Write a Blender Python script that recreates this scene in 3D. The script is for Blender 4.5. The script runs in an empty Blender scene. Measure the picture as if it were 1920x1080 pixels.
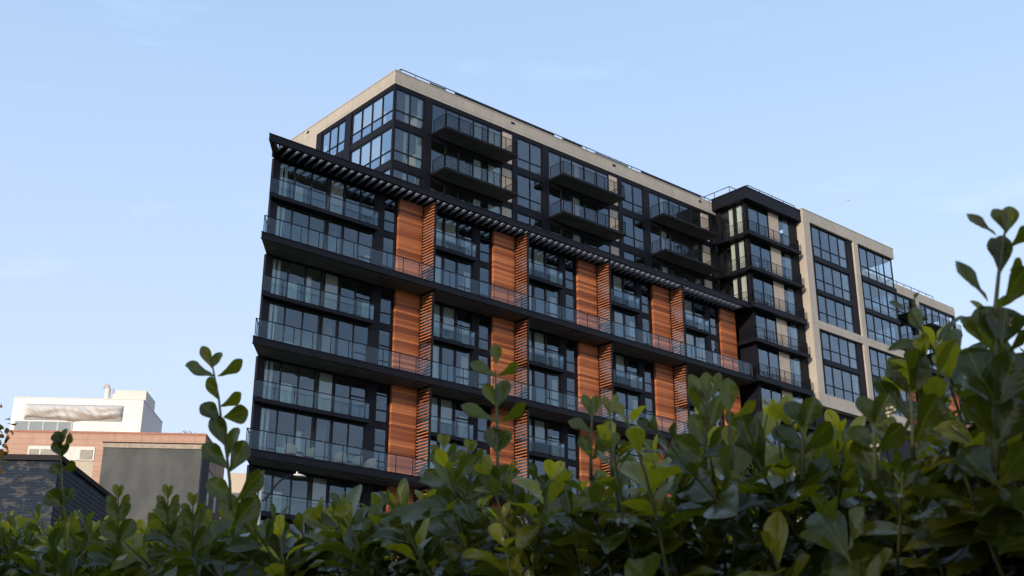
import bpy, math, random
import numpy as np
from math import radians, sin, cos, pi, sqrt, atan2, hypot
from mathutils import Vector, Matrix
random.seed(7); rng = np.random.default_rng(11)
scene = bpy.context.scene
C = bpy.context.scene.collection

# ------------------------------------------------------------------ camera
Z0 = 35.58                      # height of the long canopy above the street
CAM = Vector((-30.803, -58.088, 1.60))
PITCH, ROLL, YAW = 0.3591, 0.0032, 0.7116
FPX = 2244.5
fw = Vector((sin(YAW)*cos(PITCH), cos(YAW)*cos(PITCH), sin(PITCH)))
rt = Vector((cos(YAW), -sin(YAW), 0)); up = rt.cross(fw)
r2 = rt*cos(ROLL) + up*sin(ROLL); u2 = -rt*sin(ROLL) + up*cos(ROLL)
cd = bpy.data.cameras.new('camera'); cam = bpy.data.objects.new('camera', cd); C.objects.link(cam)
M = Matrix((r2, u2, -fw)).transposed().to_4x4(); M.translation = CAM
cam.matrix_world = M
cd.sensor_width = 36; cd.lens = FPX/1920*36; cd.clip_start = .05; cd.clip_end = 20000
cd.dof.use_dof = True; cd.dof.focus_distance = 70; cd.dof.aperture_fstop = 19
scene.camera = cam

# ------------------------------------------------------------------ world, sun, exposure
SUN_EL, SUN_A = radians(12.5), radians(71)      # SUN_A: from -Y towards -X
tosun = Vector((-sin(SUN_A)*cos(SUN_EL), -cos(SUN_A)*cos(SUN_EL), sin(SUN_EL)))
w = bpy.data.worlds.new('World'); scene.world = w; w.use_nodes = True
nt = w.node_tree; nt.nodes.clear()
out = nt.nodes.new('ShaderNodeOutputWorld'); bg = nt.nodes.new('ShaderNodeBackground')
sky = nt.nodes.new('ShaderNodeTexSky'); sky.sky_type = 'NISHITA'; sky.sun_disc = False
sky.sun_elevation = SUN_EL; sky.sun_rotation = atan2(tosun.x, tosun.y)
sky.air_density = 1.0; sky.dust_density = 0.8; sky.ozone_density = 2.0; sky.altitude = 0
tc = nt.nodes.new('ShaderNodeTexCoord'); mp = nt.nodes.new('ShaderNodeMapping')
mp.inputs['Scale'].default_value = (2.2, 2.2, 9)
nz = nt.nodes.new('ShaderNodeTexNoise'); nz.inputs['Scale'].default_value = 2.1; nz.inputs['Detail'].default_value = 7
nz.inputs['Roughness'].default_value = .62
rp = nt.nodes.new('ShaderNodeValToRGB'); rp.color_ramp.elements[0].position = .58; rp.color_ramp.elements[1].position = .85
rp.color_ramp.elements[0].color = (.46, .46, .46, 1); rp.color_ramp.elements[1].color = (.62, .62, .62, 1)
mx = nt.nodes.new('ShaderNodeMixRGB')
vs = nt.nodes.new('ShaderNodeSeparateXYZ'); vr = nt.nodes.new('ShaderNodeMapRange')      # thin haze: whiter and denser near the horizon
vr.inputs['From Min'].default_value = .0; vr.inputs['From Max'].default_value = .55
vr.inputs['To Min'].default_value = 1; vr.inputs['To Max'].default_value = 0
vc = nt.nodes.new('ShaderNodeMixRGB'); vc.inputs[1].default_value = (5.55, 7.5, 10.7, 1); vc.inputs[2].default_value = (5.9, 6.1, 6.6, 1)
vf = nt.nodes.new('ShaderNodeMath'); vf.operation = 'MULTIPLY_ADD'; vf.inputs[1].default_value = .40; vf.use_clamp = True
L = nt.links.new
L(tc.outputs['Generated'], mp.inputs[0]); L(mp.outputs[0], nz.inputs[0]); L(nz.outputs[0], rp.inputs[0])
L(tc.outputs['Generated'], vs.inputs[0]); L(vs.outputs[2], vr.inputs[0]); L(vr.outputs[0], vc.inputs[0]); L(vc.outputs[0], mx.inputs[2])
L(vr.outputs[0], vf.inputs[0]); L(rp.outputs[0], vf.inputs[2]); L(vf.outputs[0], mx.inputs[0]); L(sky.outputs[0], mx.inputs[1]); # broken cloud in the half of the sky behind the photographer (mirrored in the windows)
m2 = nt.nodes.new('ShaderNodeMapping'); m2.inputs['Scale'].default_value = (1, 1, 2.2); n2 = nt.nodes.new('ShaderNodeTexNoise'); n2.inputs['Scale'].default_value = 4.5; n2.inputs['Detail'].default_value = 6
r3 = nt.nodes.new('ShaderNodeMapRange'); r3.inputs['From Min'].default_value = .47; r3.inputs['From Max'].default_value = .66
y3 = nt.nodes.new('ShaderNodeMapRange'); y3.inputs['From Min'].default_value = -.15; y3.inputs['From Max'].default_value = -.5; y3.inputs['To Max'].default_value = .5
k3 = nt.nodes.new('ShaderNodeMath'); k3.operation = 'MULTIPLY'; x3 = nt.nodes.new('ShaderNodeMixRGB'); x3.inputs[2].default_value = (7.2, 7.9, 9.2, 1)
L(tc.outputs['Generated'], m2.inputs[0]); L(m2.outputs[0], n2.inputs[0]); L(n2.outputs[0], r3.inputs[0]); L(vs.outputs[1], y3.inputs[0])
L(r3.outputs[0], k3.inputs[0]); L(y3.outputs[0], k3.inputs[1]); L(k3.outputs[0], x3.inputs[0]); L(mx.outputs[0], x3.inputs[1]); L(x3.outputs[0], bg.inputs[0]); L(bg.outputs[0], out.inputs[0])
bg.inputs[1].default_value = 0.15
sd = bpy.data.lights.new('sun', 'SUN'); sun = bpy.data.objects.new('sun', sd); C.objects.link(sun)
sd.energy = 3.6; sd.angle = radians(.5); sd.color = (1, .84, .66)
sun.rotation_euler = (-tosun).to_track_quat('-Z', 'Y').to_euler(); sun.location = (0, 0, 90)
scene.view_settings.view_transform = 'Standard'; scene.view_settings.look = 'None'
scene.view_settings.exposure = 0; scene.view_settings.gamma = 1
scene.render.resolution_x = 1024; scene.render.resolution_y = 576

# ------------------------------------------------------------------ helpers
class MB:
    def __init__(s): s.v = []; s.f = []
    def box(s, x0, x1, y0, y1, z0, z1):
        n = len(s.v)
        s.v += [(x0,y0,z0),(x1,y0,z0),(x1,y1,z0),(x0,y1,z0),(x0,y0,z1),(x1,y0,z1),(x1,y1,z1),(x0,y1,z1)]
        s.f += [tuple(n+i for i in q) for q in ((0,3,2,1),(4,5,6,7),(0,1,5,4),(1,2,6,5),(2,3,7,6),(3,0,4,7))]
        return s
    def quad(s, *p):
        n = len(s.v); s.v += [tuple(q) for q in p]; s.f.append(tuple(range(n, n+len(p)))); return s
    def prism(s, poly, z0, z1):      # poly counter-clockwise
        n = len(s.v); k = len(poly)
        s.v += [(x, y, z0) for x, y in poly] + [(x, y, z1) for x, y in poly]
        s.f.append(tuple(n+i for i in reversed(range(k)))); s.f.append(tuple(n+k+i for i in range(k)))
        for i in range(k):
            j = (i+1) % k; s.f.append((n+i, n+j, n+k+j, n+k+i))
        return s
    def bar(s, p0, p1, wx, wz=None):  # square section bar
        p0, p1 = Vector(p0), Vector(p1); d = (p1-p0).normalized()
        a = d.cross(Vector((0,0,1)))
        if a.length < 1e-3: a = Vector((1,0,0))
        a.normalize(); b = a.cross(d).normalized(); wz = wz or wx
        n = len(s.v)
        for p in (p0, p1):
            for i, j in ((-1,-1),(1,-1),(1,1),(-1,1)): s.v.append(tuple(p + a*i*wx/2 + b*j*wz/2))
        s.f += [tuple(n+i for i in q) for q in ((3,2,1,0),(4,5,6,7),(0,1,5,4),(1,2,6,5),(2,3,7,6),(3,0,4,7))]
        return s
    def tube(s, pts, rad, k=8):
        pts = [Vector(p) for p in pts]; n = len(s.v); m = len(pts)
        if not hasattr(rad, '__len__'): rad = [rad]*m
        for i, p in enumerate(pts):
            d = (pts[min(i+1, m-1)] - pts[max(i-1, 0)]).normalized()
            a = d.cross(Vector((.13, .21, .97)));
            if a.length < 1e-3: a = d.cross(Vector((1,0,0)))
            a.normalize(); b = d.cross(a)
            for q in range(k):
                t = 2*pi*q/k; s.v.append(tuple(p + a*cos(t)*rad[i] + b*sin(t)*rad[i]))
        for i in range(m-1):
            for q in range(k):
                q2 = (q+1) % k; s.f.append((n+i*k+q, n+i*k+q2, n+(i+1)*k+q2, n+(i+1)*k+q))
        s.f.append(tuple(n+q for q in reversed(range(k)))); s.f.append(tuple(n+(m-1)*k+q for q in range(k)))
        return s
    def mesh(s, name, mat, smooth=False):
        me = bpy.data.meshes.new(name); me.from_pydata(s.v, [], s.f)
        if mat: me.materials.append(mat)
        if smooth: me.polygons.foreach_set('use_smooth', [True]*len(me.polygons))
        me.update(); return me

def put(name, me, parent=None, loc=(0,0,0), rz=0):
    o = bpy.data.objects.new(name, me); C.objects.link(o)
    o.location = loc; o.rotation_euler = (0, 0, rz)
    if parent: o.parent = parent
    return o
def tag(o, label=None, cat=None, group=None, kind=None):
    if label: o['label'] = label
    if cat: o['category'] = cat
    if group: o['group'] = group
    if kind: o['kind'] = kind
    return o
def empty(name, loc=(0,0,0), rz=0): return put(name, None, None, loc, rz)

def new_mat(name):
    m = bpy.data.materials.new(name); m.use_nodes = True
    n = m.node_tree; n.nodes.clear(); o = n.nodes.new('ShaderNodeOutputMaterial')
    return m, n, o
def node(n, t, **kw):
    x = n.nodes.new(t)
    for k, v in kw.items():
        if k[0] == '_': setattr(x, k[1:], v)
        else: x.inputs[k.replace('_', ' ')].default_value = v
    return x
def pmat(name, col, rough=.5, metal=0, var=.15, scale=3, spec=.5, bump=0, stretch=(1,1,1)):
    m, n, o = new_mat(name); l = n.links.new
    b = node(n, 'ShaderNodeBsdfPrincipled', Roughness=rough, Metallic=metal)
    b.inputs['Specular IOR Level'].default_value = spec
    g = node(n, 'ShaderNodeNewGeometry'); mp = node(n, 'ShaderNodeMapping'); mp.inputs['Scale'].default_value = stretch
    z = node(n, 'ShaderNodeTexNoise', Scale=scale, Detail=6, Roughness=.6)
    l(g.outputs['Position'], mp.inputs[0]); l(mp.outputs[0], z.inputs[0])
    r = node(n, 'ShaderNodeValToRGB')
    e = r.color_ramp.elements
    e[0].position = .3; e[1].position = .7
    e[0].color = tuple(c*(1-var) for c in col)+(1,); e[1].color = tuple(min(1, c*(1+var)) for c in col)+(1,)
    l(z.outputs[0], r.inputs[0]); l(r.outputs[0], b.inputs['Base Color'])
    if bump:
        bp = node(n, 'ShaderNodeBump', Strength=bump, Distance=.02); l(z.outputs[0], bp.inputs['Height']); l(bp.outputs[0], b.inputs['Normal'])
    l(b.outputs[0], o.inputs[0]); return m
def seam(name, col, w, h, mortar=.02, mcol=.55, var=.1, rough=.75, off=.0, hue=(1,1,1)):
    """cladding panels with dark joints, laid out on world metres: x+y along, z up"""
    m, n, o = new_mat(name); l = n.links.new
    b = node(n, 'ShaderNodeBsdfPrincipled', Roughness=rough); b.inputs['Specular IOR Level'].default_value = .3
    g = node(n, 'ShaderNodeTexCoord'); sp = node(n, 'ShaderNodeSeparateXYZ'); l(g.outputs['Object'], sp.inputs[0])
    ad = node(n, 'ShaderNodeMath', _operation='ADD'); l(sp.outputs[0], ad.inputs[0]); l(sp.outputs[1], ad.inputs[1])
    cb = node(n, 'ShaderNodeCombineXYZ'); l(ad.outputs[0], cb.inputs[0]); l(sp.outputs[2], cb.inputs[1])
    k = node(n, 'ShaderNodeTexBrick', _offset=off, Scale=1, Mortar_Size=mortar, Mortar_Smooth=.1, Brick_Width=w, Row_Height=h)
    k.inputs['Bias'].default_value = 0
    k.inputs['Color1'].default_value = tuple(c*(1-var) for c in col)+(1,)
    k.inputs['Color2'].default_value = tuple(c*(1+var)*q for c, q in zip(col, hue))+(1,)
    k.inputs['Mortar'].default_value = tuple(c*mcol for c in col)+(1,)
    l(cb.outputs[0], k.inputs[0])
    z = node(n, 'ShaderNodeTexNoise', Scale=.9, Detail=7, Roughness=.65); l(g.outputs['Object'], z.inputs[0])
    mr = node(n, 'ShaderNodeMapRange'); mr.inputs['To Min'].default_value = .92; mr.inputs['To Max'].default_value = 1.06
    mr.inputs['From Min'].default_value = .3; mr.inputs['From Max'].default_value = .7
    l(z.outputs[0], mr.inputs[0])
    ms = node(n, 'ShaderNodeMapping'); ms.inputs['Scale'].default_value = (2.6, 2.6, .22); zs = node(n, 'ShaderNodeTexNoise', Scale=1.6, Detail=5, Roughness=.7)
    l(g.outputs['Object'], ms.inputs[0]); l(ms.outputs[0], zs.inputs[0]); m3 = node(n, 'ShaderNodeMapRange'); m3.inputs['From Min'].default_value = .35; m3.inputs['From Max'].default_value = .6; m3.inputs['To Min'].default_value = .93; m3.inputs['To Max'].default_value = 1.03
    l(zs.outputs[0], m3.inputs[0]); mm = node(n, 'ShaderNodeMath', _operation='MULTIPLY'); l(mr.outputs[0], mm.inputs[0]); l(m3.outputs[0], mm.inputs[1])
    mu = node(n, 'ShaderNodeVectorMath', _operation='SCALE'); l(k.outputs[0], mu.inputs[0]); l(mm.outputs[0], mu.inputs['Scale'])
    l(mu.outputs[0], b.inputs['Base Color'])
    bp = node(n, 'ShaderNodeBump', Strength=.4, Distance=.01); bp.invert = True; l(k.outputs['Fac'], bp.inputs['Height']); l(bp.outputs[0], b.inputs['Normal'])
    l(b.outputs[0], o.inputs[0]); return m
def glass(name, tint, k, rough=.01, wav=.02, haze=0):
    m, n, o = new_mat(name); l = n.links.new
    t = node(n, 'ShaderNodeBsdfTransparent'); t.inputs[0].default_value = tint+(1,)
    g = node(n, 'ShaderNodeBsdfGlossy', Roughness=rough); g.inputs[0].default_value = (.66, .83, 1, 1)
    f = node(n, 'ShaderNodeFresnel', IOR=1.5); mu = node(n, 'ShaderNodeMath', _operation='MULTIPLY'); mu.inputs[1].default_value = k; mu.use_clamp = True
    l(f.outputs[0], mu.inputs[0])
    if wav:
        q = node(n, 'ShaderNodeNewGeometry'); z = node(n, 'ShaderNodeTexNoise', Scale=.55, Detail=2)
        bp = node(n, 'ShaderNodeBump', Strength=wav, Distance=.6)
        l(q.outputs['Position'], z.inputs[0]); l(z.outputs[0], bp.inputs['Height']); l(bp.outputs[0], g.inputs['Normal'])
    x = node(n, 'ShaderNodeMixShader'); l(mu.outputs[0], x.inputs[0]); l(t.outputs[0], x.inputs[1]); l(g.outputs[0], x.inputs[2])
    if haze:
        d = node(n, 'ShaderNodeBsdfDiffuse'); d.inputs[0].default_value = (.5, .56, .6, 1)
        x2 = node(n, 'ShaderNodeMixShader'); x2.inputs[0].default_value = haze
        l(x.outputs[0], x2.inputs[1]); l(d.outputs[0], x2.inputs[2]); x = x2
    l(x.outputs[0], o.inputs[0]); return m
def wood_mat(name, ph=.16, cols=((.26,.055,.016),(.44,.115,.032),(.62,.20,.06)), horizontal=True):
    m, n, o = new_mat(name); l = n.links.new
    b = node(n, 'ShaderNodeBsdfPrincipled', Roughness=.5); b.inputs['Specular IOR Level'].default_value = .35
    g = node(n, 'ShaderNodeNewGeometry'); sp = node(n, 'ShaderNodeSeparateXYZ'); l(g.outputs['Position'], sp.inputs[0])
    dv = node(n, 'ShaderNodeMath', _operation='DIVIDE'); dv.inputs[1].default_value = ph; l(sp.outputs[2], dv.inputs[0])
    fl = node(n, 'ShaderNodeMath', _operation='FLOOR'); l(dv.outputs[0], fl.inputs[0])
    bay = node(n, 'ShaderNodeMath', _operation='DIVIDE'); bay.inputs[1].default_value = 2.7; l(sp.outputs[0], bay.inputs[0])
    bf = node(n, 'ShaderNodeMath', _operation='FLOOR'); l(bay.outputs[0], bf.inputs[0])
    cb = node(n, 'ShaderNodeCombineXYZ'); l(fl.outputs[0], cb.inputs[0]); l(bf.outputs[0], cb.inputs[1])
    wn = node(n, 'ShaderNodeTexWhiteNoise', _noise_dimensions='2D'); l(cb.outputs[0], wn.inputs[0])
    mp = node(n, 'ShaderNodeMapping'); mp.inputs['Scale'].default_value = (1.2, 1.2, 14)
    l(g.outputs['Position'], mp.inputs[0]); z = node(n, 'ShaderNodeTexNoise', Scale=1.6, Detail=5, Roughness=.6); l(mp.outputs[0], z.inputs[0])
    a = node(n, 'ShaderNodeMath', _operation='MULTIPLY_ADD'); a.inputs[1].default_value = .85; a.inputs[2].default_value = -.08
    l(wn.outputs[0], a.inputs[0]); a2 = node(n, 'ShaderNodeMath', _operation='MULTIPLY_ADD'); a2.inputs[1].default_value = .34
    l(z.outputs[0], a2.inputs[0]); l(a.outputs[0], a2.inputs[2])
    r = node(n, 'ShaderNodeValToRGB'); e = r.color_ramp.elements; e[0].position = .12; e[0].color = cols[0]+(1,)
    e[1].position = .85; e[1].color = cols[2]+(1,); q = e.new(.5); q.color = cols[1]+(1,)
    l(a2.outputs[0], r.inputs[0])
    fr = node(n, 'ShaderNodeMath', _operation='FRACT'); l(dv.outputs[0], fr.inputs[0])
    lt = node(n, 'ShaderNodeMath', _operation='GREATER_THAN'); lt.inputs[1].default_value = .07; l(fr.outputs[0], lt.inputs[0])
    mxx = node(n, 'ShaderNodeMixRGB'); mxx.inputs[1].default_value = tuple(c*.35 for c in cols[0])+(1,)
    l(lt.outputs[0], mxx.inputs[0]); l(r.outputs[0], mxx.inputs[2]); l(mxx.outputs[0], b.inputs['Base Color'])
    l(b.outputs[0], o.inputs[0]); return m
def cloth_mat(name, col, trans=.35, ribs=9):
    m, n, o = new_mat(name); l = n.links.new
    d = node(n, 'ShaderNodeBsdfDiffuse'); t = node(n, 'ShaderNodeBsdfTranslucent')
    d.inputs[0].default_value = col+(1,); t.inputs[0].default_value = col+(1,)
    x = node(n, 'ShaderNodeMixShader'); x.inputs[0].default_value = trans
    l(d.outputs[0], x.inputs[1]); l(t.outputs[0], x.inputs[2]); l(x.outputs[0], o.inputs[0]); return m

MT = dict(
    dark=pmat('charcoal_metal', (.007,.0068,.0115), .5, 0, .25, .8, .16),
    dark2=pmat('dark_panel', (.0085,.0082,.0135), .55, 0, .2, .6, .16),
    frame=pmat('window_frame_metal', (.008,.0085,.013), .45, 0, .15, 2, .2),
    soffit=pmat('soffit_concrete', (.12,.115,.105), .85, 0, .25, 1.1, .3),
    slat=pmat('aluminium_slat', (.28,.28,.30), .5, 0, .12, 3, .5),
    beige=seam('beige_panel', (.455,.405,.345), 3.4, 3.19, .012, .62, .05, .75),
    beige_plain=pmat('beige_board', (.50,.42,.35), .7, 0, .08, 1.5, .3),
    glass=glass('window_glass', (.86,.92,.93), 2.7, .01, .05),
    rail_glass=glass('balustrade_glass', (.84,.93,.93), 1.1, .02, .0, .012),
    glass_side=glass('coated_glass', (.72,.80,.82), 6),
    blindw=cloth_mat('sheer_blind', (.72,.74,.74), .3),
    wood=wood_mat('cedar_planks', .19, ((.20,.054,.019),(.38,.112,.037),(.57,.195,.068))),
    slatwood=wood_mat('cedar_slats', 5, ((.32,.11,.045),(.40,.145,.06),(.48,.185,.08))),
    inner=pmat('interior_plaster', (.30,.28,.25), .9, 0, .15, .6, .2),
    ceil=pmat('interior_ceiling', (.34,.31,.24), .9, 0, .1, .6, .2),
    curtain=cloth_mat('white_curtain', (.86,.85,.76)),
    blind=cloth_mat('grey_blind', (.62,.55,.44), .2),
    white=pmat('white_plastic', (.72,.68,.60), .5, 0, .05, 4, .4),
    grey=pmat('grey_metal', (.30,.31,.33), .45, 0, .1, 4, .5),
)

# ------------------------------------------------------------------ ground, street
g = MB(); g.quad((-3000,-3000,0),(3000,-3000,0),(3000,3000,0),(-3000,3000,0))
tag(put('ground', g.mesh('ground', pmat('grass_verge', (.055,.075,.03), .95, 0, .3, 2.2, .1, .4))), kind='structure')
g = MB(); g.quad((-200,-40,.004),(300,-40,.004),(300,-8,.004),(-200,-8,.004))
tag(put('road', g.mesh('road', pmat('asphalt', (.05,.05,.052), .9, 0, .2, 6, .2, .3))), kind='structure')
g = MB(); g.box(-200,300,-8,-1,0,.13); g.box(-200,300,-43,-40,0,.13)
tag(put('pavement', g.mesh('pavement', seam('paving', (.30,.29,.27), 1.2, .9, .01))), kind='structure')

# ------------------------------------------------------------------ the apartment building
ROOT = (22.0, 8.0, 0.0)
B = empty('apartment_building', ROOT)
tag(B, 'long charcoal apartment block with glazed balconies, orange timber panels and a beige top storey', 'building')
OFF = (-ROOT[0], -ROOT[1], Z0)          # model coordinates (z=0 at the canopy) -> child coordinates
def bpart(name, mb, mat, parent=None):
    """mesh written in model coordinates"""
    if parent is None: return put(name, mb.mesh(name, mat), B, OFF)
    return put(name, mb.mesh(name, mat), parent)
CACHE = {}
def window(name, mull, z0, z1, org=(0,0), rz=0, trans=(), curtain=None, blind=None, fwid=.07, mw=.07, glassmat='glass', blindm='blind'):
    """glazing unit; mull = positions along the wall of the vertical members (first, last = jambs).
    trans = list of (height, first pane, last pane) horizontal bars; z in model coordinates"""
    key = (tuple(round(m-mull[0], 3) for m in mull), round(z1-z0, 3), tuple((round(t[0]-z0, 3),)+tuple(t[1:]) for t in trans), fwid, mw, glassmat)
    H = z1-z0; W = mull[-1]-mull[0]; m0 = mull[0]
    if key not in CACHE:
        f = MB(); f.box(0, W, -.012, .10, 0, fwid); f.box(0, W, -.012, .10, H-fwid, H)
        f.box(0, fwid, -.015, .10, fwid, H-fwid); f.box(W-fwid, W, -.015, .10, fwid, H-fwid)
        for m in mull[1:-1]: f.box(m-m0-mw/2, m-m0+mw/2, -.02, .09, fwid, H-fwid)
        for t in trans:
            a, b = mull[t[1]]-m0, mull[t[2]+1]-m0
            f.box(a+mw/2, b-mw/2, -.008, .08, t[0]-z0-.035, t[0]-z0+.035)
        gl = MB()
        for i in range(len(mull)-1):
            a, b = mull[i]-m0+.02, mull[i+1]-m0-.02; q = .004*math.sin(i*2.3+W)
            gl.quad((a,.04+q,.03),(b,.04-q,.03),(b,.04-q,H-.03),(a,.04+q,H-.03))
        CACHE[key] = (f.mesh('window_frame', MT['frame']), gl.mesh('glass', MT[glassmat]))
    mf, mg = CACHE[key]
    ux, uy = cos(rz), sin(rz)
    o = put(name, mf, B, (org[0]+ux*m0-ROOT[0], org[1]+uy*m0-ROOT[1], Z0+z0), rz)
    put('glass', mg, o)
    for cu, mt, nm in ((curtain, 'curtain', 'curtain'), (blind, blindm, 'blind')):
        if cu:
            c = MB()
            for a, b, za, zb in cu:
                a -= m0; b -= m0; k = max(4, int((b-a)/.07)); pts = []
                amp = .045 if nm == 'curtain' else .0
                for i in range(k+1):
                    pts.append((a+(b-a)*i/k, (.17 if nm == 'curtain' else .13)+amp*sin(i*1.9+a*3)+amp*.4*sin(i*.7)))
                for i in range(k):
                    (xa, ya), (xb, yb) = pts[i], pts[i+1]
                    c.quad((xa,ya,za-z0),(xb,yb,za-z0),(xb,yb,zb-z0),(xa,ya,zb-z0))
            put(nm, c.mesh(nm, MT[mt]), o)
    return o

# ---- lower block: slabs every two storeys with thin balcony slabs between
XE = 45.55; PER = 8.175; WY = 1.9; WOODY = 1.65
fins = [12.8+PER*k for k in range(4)]
dvec = Vector((.60, .80))
def edge_poly(y0, y1, x1, ins=0, x0=0, yb=0):      # slab outline with the slanting west edge
    t = lambda y: x0 + (y-yb)*.75
    return [(t(y0)+ins, y0), (x1, y0), (x1, y1), (t(y1)+ins, y1)]
wall = MB(); interior = MB(); ceil = MB()
NP = 5
for j in range(NP+1):
    zt = -6.4*j
    if j:
        s = MB(); s.prism(edge_poly(.03, WY+.25, XE, .02), zt-.43, zt-.06)
        s.prism(edge_poly(0, WY+.2, XE+.003), zt-.06, zt); s.prism(edge_poly(-.01, .14, XE+.003, -.01), zt-.46, zt-.43)
        sl = bpart('floor_slab', s, MT['dark'])
        s = MB(); s.prism(edge_poly(.14, WY, XE-.02, .14), zt-.452, zt-.431)
        for fx in fins + [XE+.3]:
            for i in range(9):
                xx = fx-.5-i*.45
                s.box(xx-.09, xx+.09, .3, WY-.05, zt-.50, zt-.4525)
        put('soffit', s.mesh('soffit', MT['soffit']), sl)
# walls of each two-storey band
def band(z):      # z = top slab level
    wall.box(1.50, XE, WY, WY+.2, z-.56, z-.46)
    wall.box(1.50, XE, WY-.01, WY+.2, z-3.38, z-3.0)
    wall.box(1.50, XE, WY, WY+.2, z-6.399, z-6.30)
    for a, b in [(1.45, 1.90), (9.15, 9.78), (10.78, 12.85)]: wall.box(a, b, WY-.03, WY+.22, z-6.398, z-.462)
    for fx in fins[0:]:
        o = fx-12.8
        if fx < 37: 
            for a, b in [(12.851, 13.1), (17.33, 17.91), (18.95, 21.0)]: wall.box(a+o, b+o, WY-.03, WY+.22, z-6.398, z-.462)
        else:
            for a, b in [(12.851, 13.1), (17.33, 17.91), (18.95, 20.99)]: wall.box(a+o, b+o, WY-.03, WY+.22, z-6.398, z-.462)
ends = []
for j in range(NP):
    z = -6.4*j; band(z)
    zf1 = (z-3.0, z-.52); zf2 = (z-6.30, z-3.38)
    for fl, (za, zb) in enumerate((zf1, zf2)):
        tr = z-1.65 if fl == 0 else z-5.25
        # bay one
        cu = [(1.97, 2.30, za+.05, zb-.05), (2.42, 2.62, za+.05, zb-.05), (3.2, 3.75+.1*((j+fl) % 3), za+.05, za+(1.3 if fl == 0 else .75))] + ([(4.5, 4.8, za+.05, za+1.9)] if (j*2+fl) % 3 == 2 else [])
        window('window', [1.90, 3.06, 4.28, 5.45], za, zb, (0, WY+.03), 0, (), cu)
        window('balcony_door', [5.62, 6.74], za, zb, (0, WY+.03), 0, (), None, [(5.62, 6.74, za+.1, zb-.08)] if fl == 0 else None, mw=.12)
        window('window', [6.78, 7.95, 9.13], za, zb, (0, WY+.03), 0, ((tr, 1, 1),), [(8.55, 9.1, za+.05, za+1.35)] if (j+fl) % 3 == 1 else None)
        st = (z-1.24, z-2.20) if fl == 0 else (z-4.40, z-5.4)
        window('narrow_window', [9.79, 10.77], za+.03, zb+(.1 if fl else 0), (0, WY+.02), 0, tuple((t, 0, 0) for t in st))
        for k, fx in enumerate(fins):
            o = fx-12.8
            h_ = (k*7+j*5+fl*3) % 11
            q1 = [(13.9+o, 14.7+o, za+.06, zb-.05), (16.75+o-.02*h_, 17.25+o, za+.05, zb-.9 if fl == 0 else zb-.35-.1*(h_ % 4))]
            if h_ in (1, 4, 9): q1.append((16.1+o, 16.4+o, za+.05, za+1.1))
            bl = [(14.9+o, 15.9+o, za+.9+.12*(h_ % 5), zb-.06)] if fl == 0 else ([(14.9+o, 15.9+o, za+1.9, zb-.06)] if h_ in (2, 6) else None)
            window('balcony_door', [13.11+o, 14.82+o, 16.0+o, 17.32+o], za, zb, (0, WY+.03), 0, ((tr, 2, 2),), q1, bl, mw=.16)
            window('narrow_window', [17.92+o, 18.94+o], za+.03, zb+(.1 if fl else 0), (0, WY+.02), 0, tuple((t, 0, 0) for t in st))
        # west side glazing, behind the slanting edge
        L_ = 12.0; ox, oy = 1.45+dvec.x*(L_+.3), 1.95+dvec.y*(L_+.3)
        window('side_window', [i*1.5 for i in range(9)], za, zb, (ox, oy), atan2(-.8, -.6))
    # timber panels
    for px in [10.86+PER*k for k in range(5)]:
        m = MB(); m.box(px, min(px+1.91, XE-.05), WOODY, WY-.032, z-6.395, z-.47)
        bpart('timber_panel', m, MT['wood'])
        m = MB(); 
    # louvre screens
    for fx in fins:
        m = MB(); m.box(fx-.05, fx+.05, .20, .30, z-6.396, z-.466); m.box(fx-.05, fx+.05, 1.50, 1.60, z-6.396, z-.466)
        m.box(fx-.04, fx+.04, .301, 1.499, z-6.396, z-6.33); m.box(fx-.04, fx+.04, .301, 1.499, z-.53, z-.467)
        f = bpart('louvre_screen', m, MT['dark'])
        m = MB(); k = 0; zz = z-6.24
        while zz < z-.62:
            m.box(fx-.085, fx+.045, .302, 1.498, zz, zz+.072); zz += .212
        put('slats', m.mesh('slats', MT['slatwood']), f)
    # side wall posts of the west face and the storeys behind
    n_ = Vector((-.8, .6))
    for t in (-.0,):
        p = Vector((1.45, 1.90)); e = p + dvec*13
        for za, zb in ((z-.56, z-.0), (z-3.42, z-3.05), (z-6.4, z-6.3)):
            wall.prism([(p.x+.02, p.y+.02), (p.x+.35, p.y+.02), (e.x+.25, e.y), (e.x, e.y)], za+.001, zb-.001)
# interiors of the lower block
for i in range(2*NP+1):
    z = -3.2*i
    ceil.prism([(2.1, WY+.26), (XE, WY+.26), (XE, 15), (11.9, 15)], z-.42 if i % 2 == 0 else z-.3, z-.06)
for xx in [12.85+PER*k for k in range(4)] + [6.75]:
    interior.box(xx-.08, xx+.08, WY+.8, 7.5, -6.4*NP, -.06)
interior.box(7.5, XE, 7.5, 7.7, -6.4*NP, -.06)
roofm = MB(); roofm.prism([(1.6, WY-.02), (XE, WY-.02), (XE, 4.3), (3.4, 4.3)], -.05, .02)
roofm.prism([(3.4, 4.301), (11.3, 4.301), (11.3, 16.5), (12.55, 16.5)], -.05, .015)
bpart('lower_roof', roofm, MT['dark2'])
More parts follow.
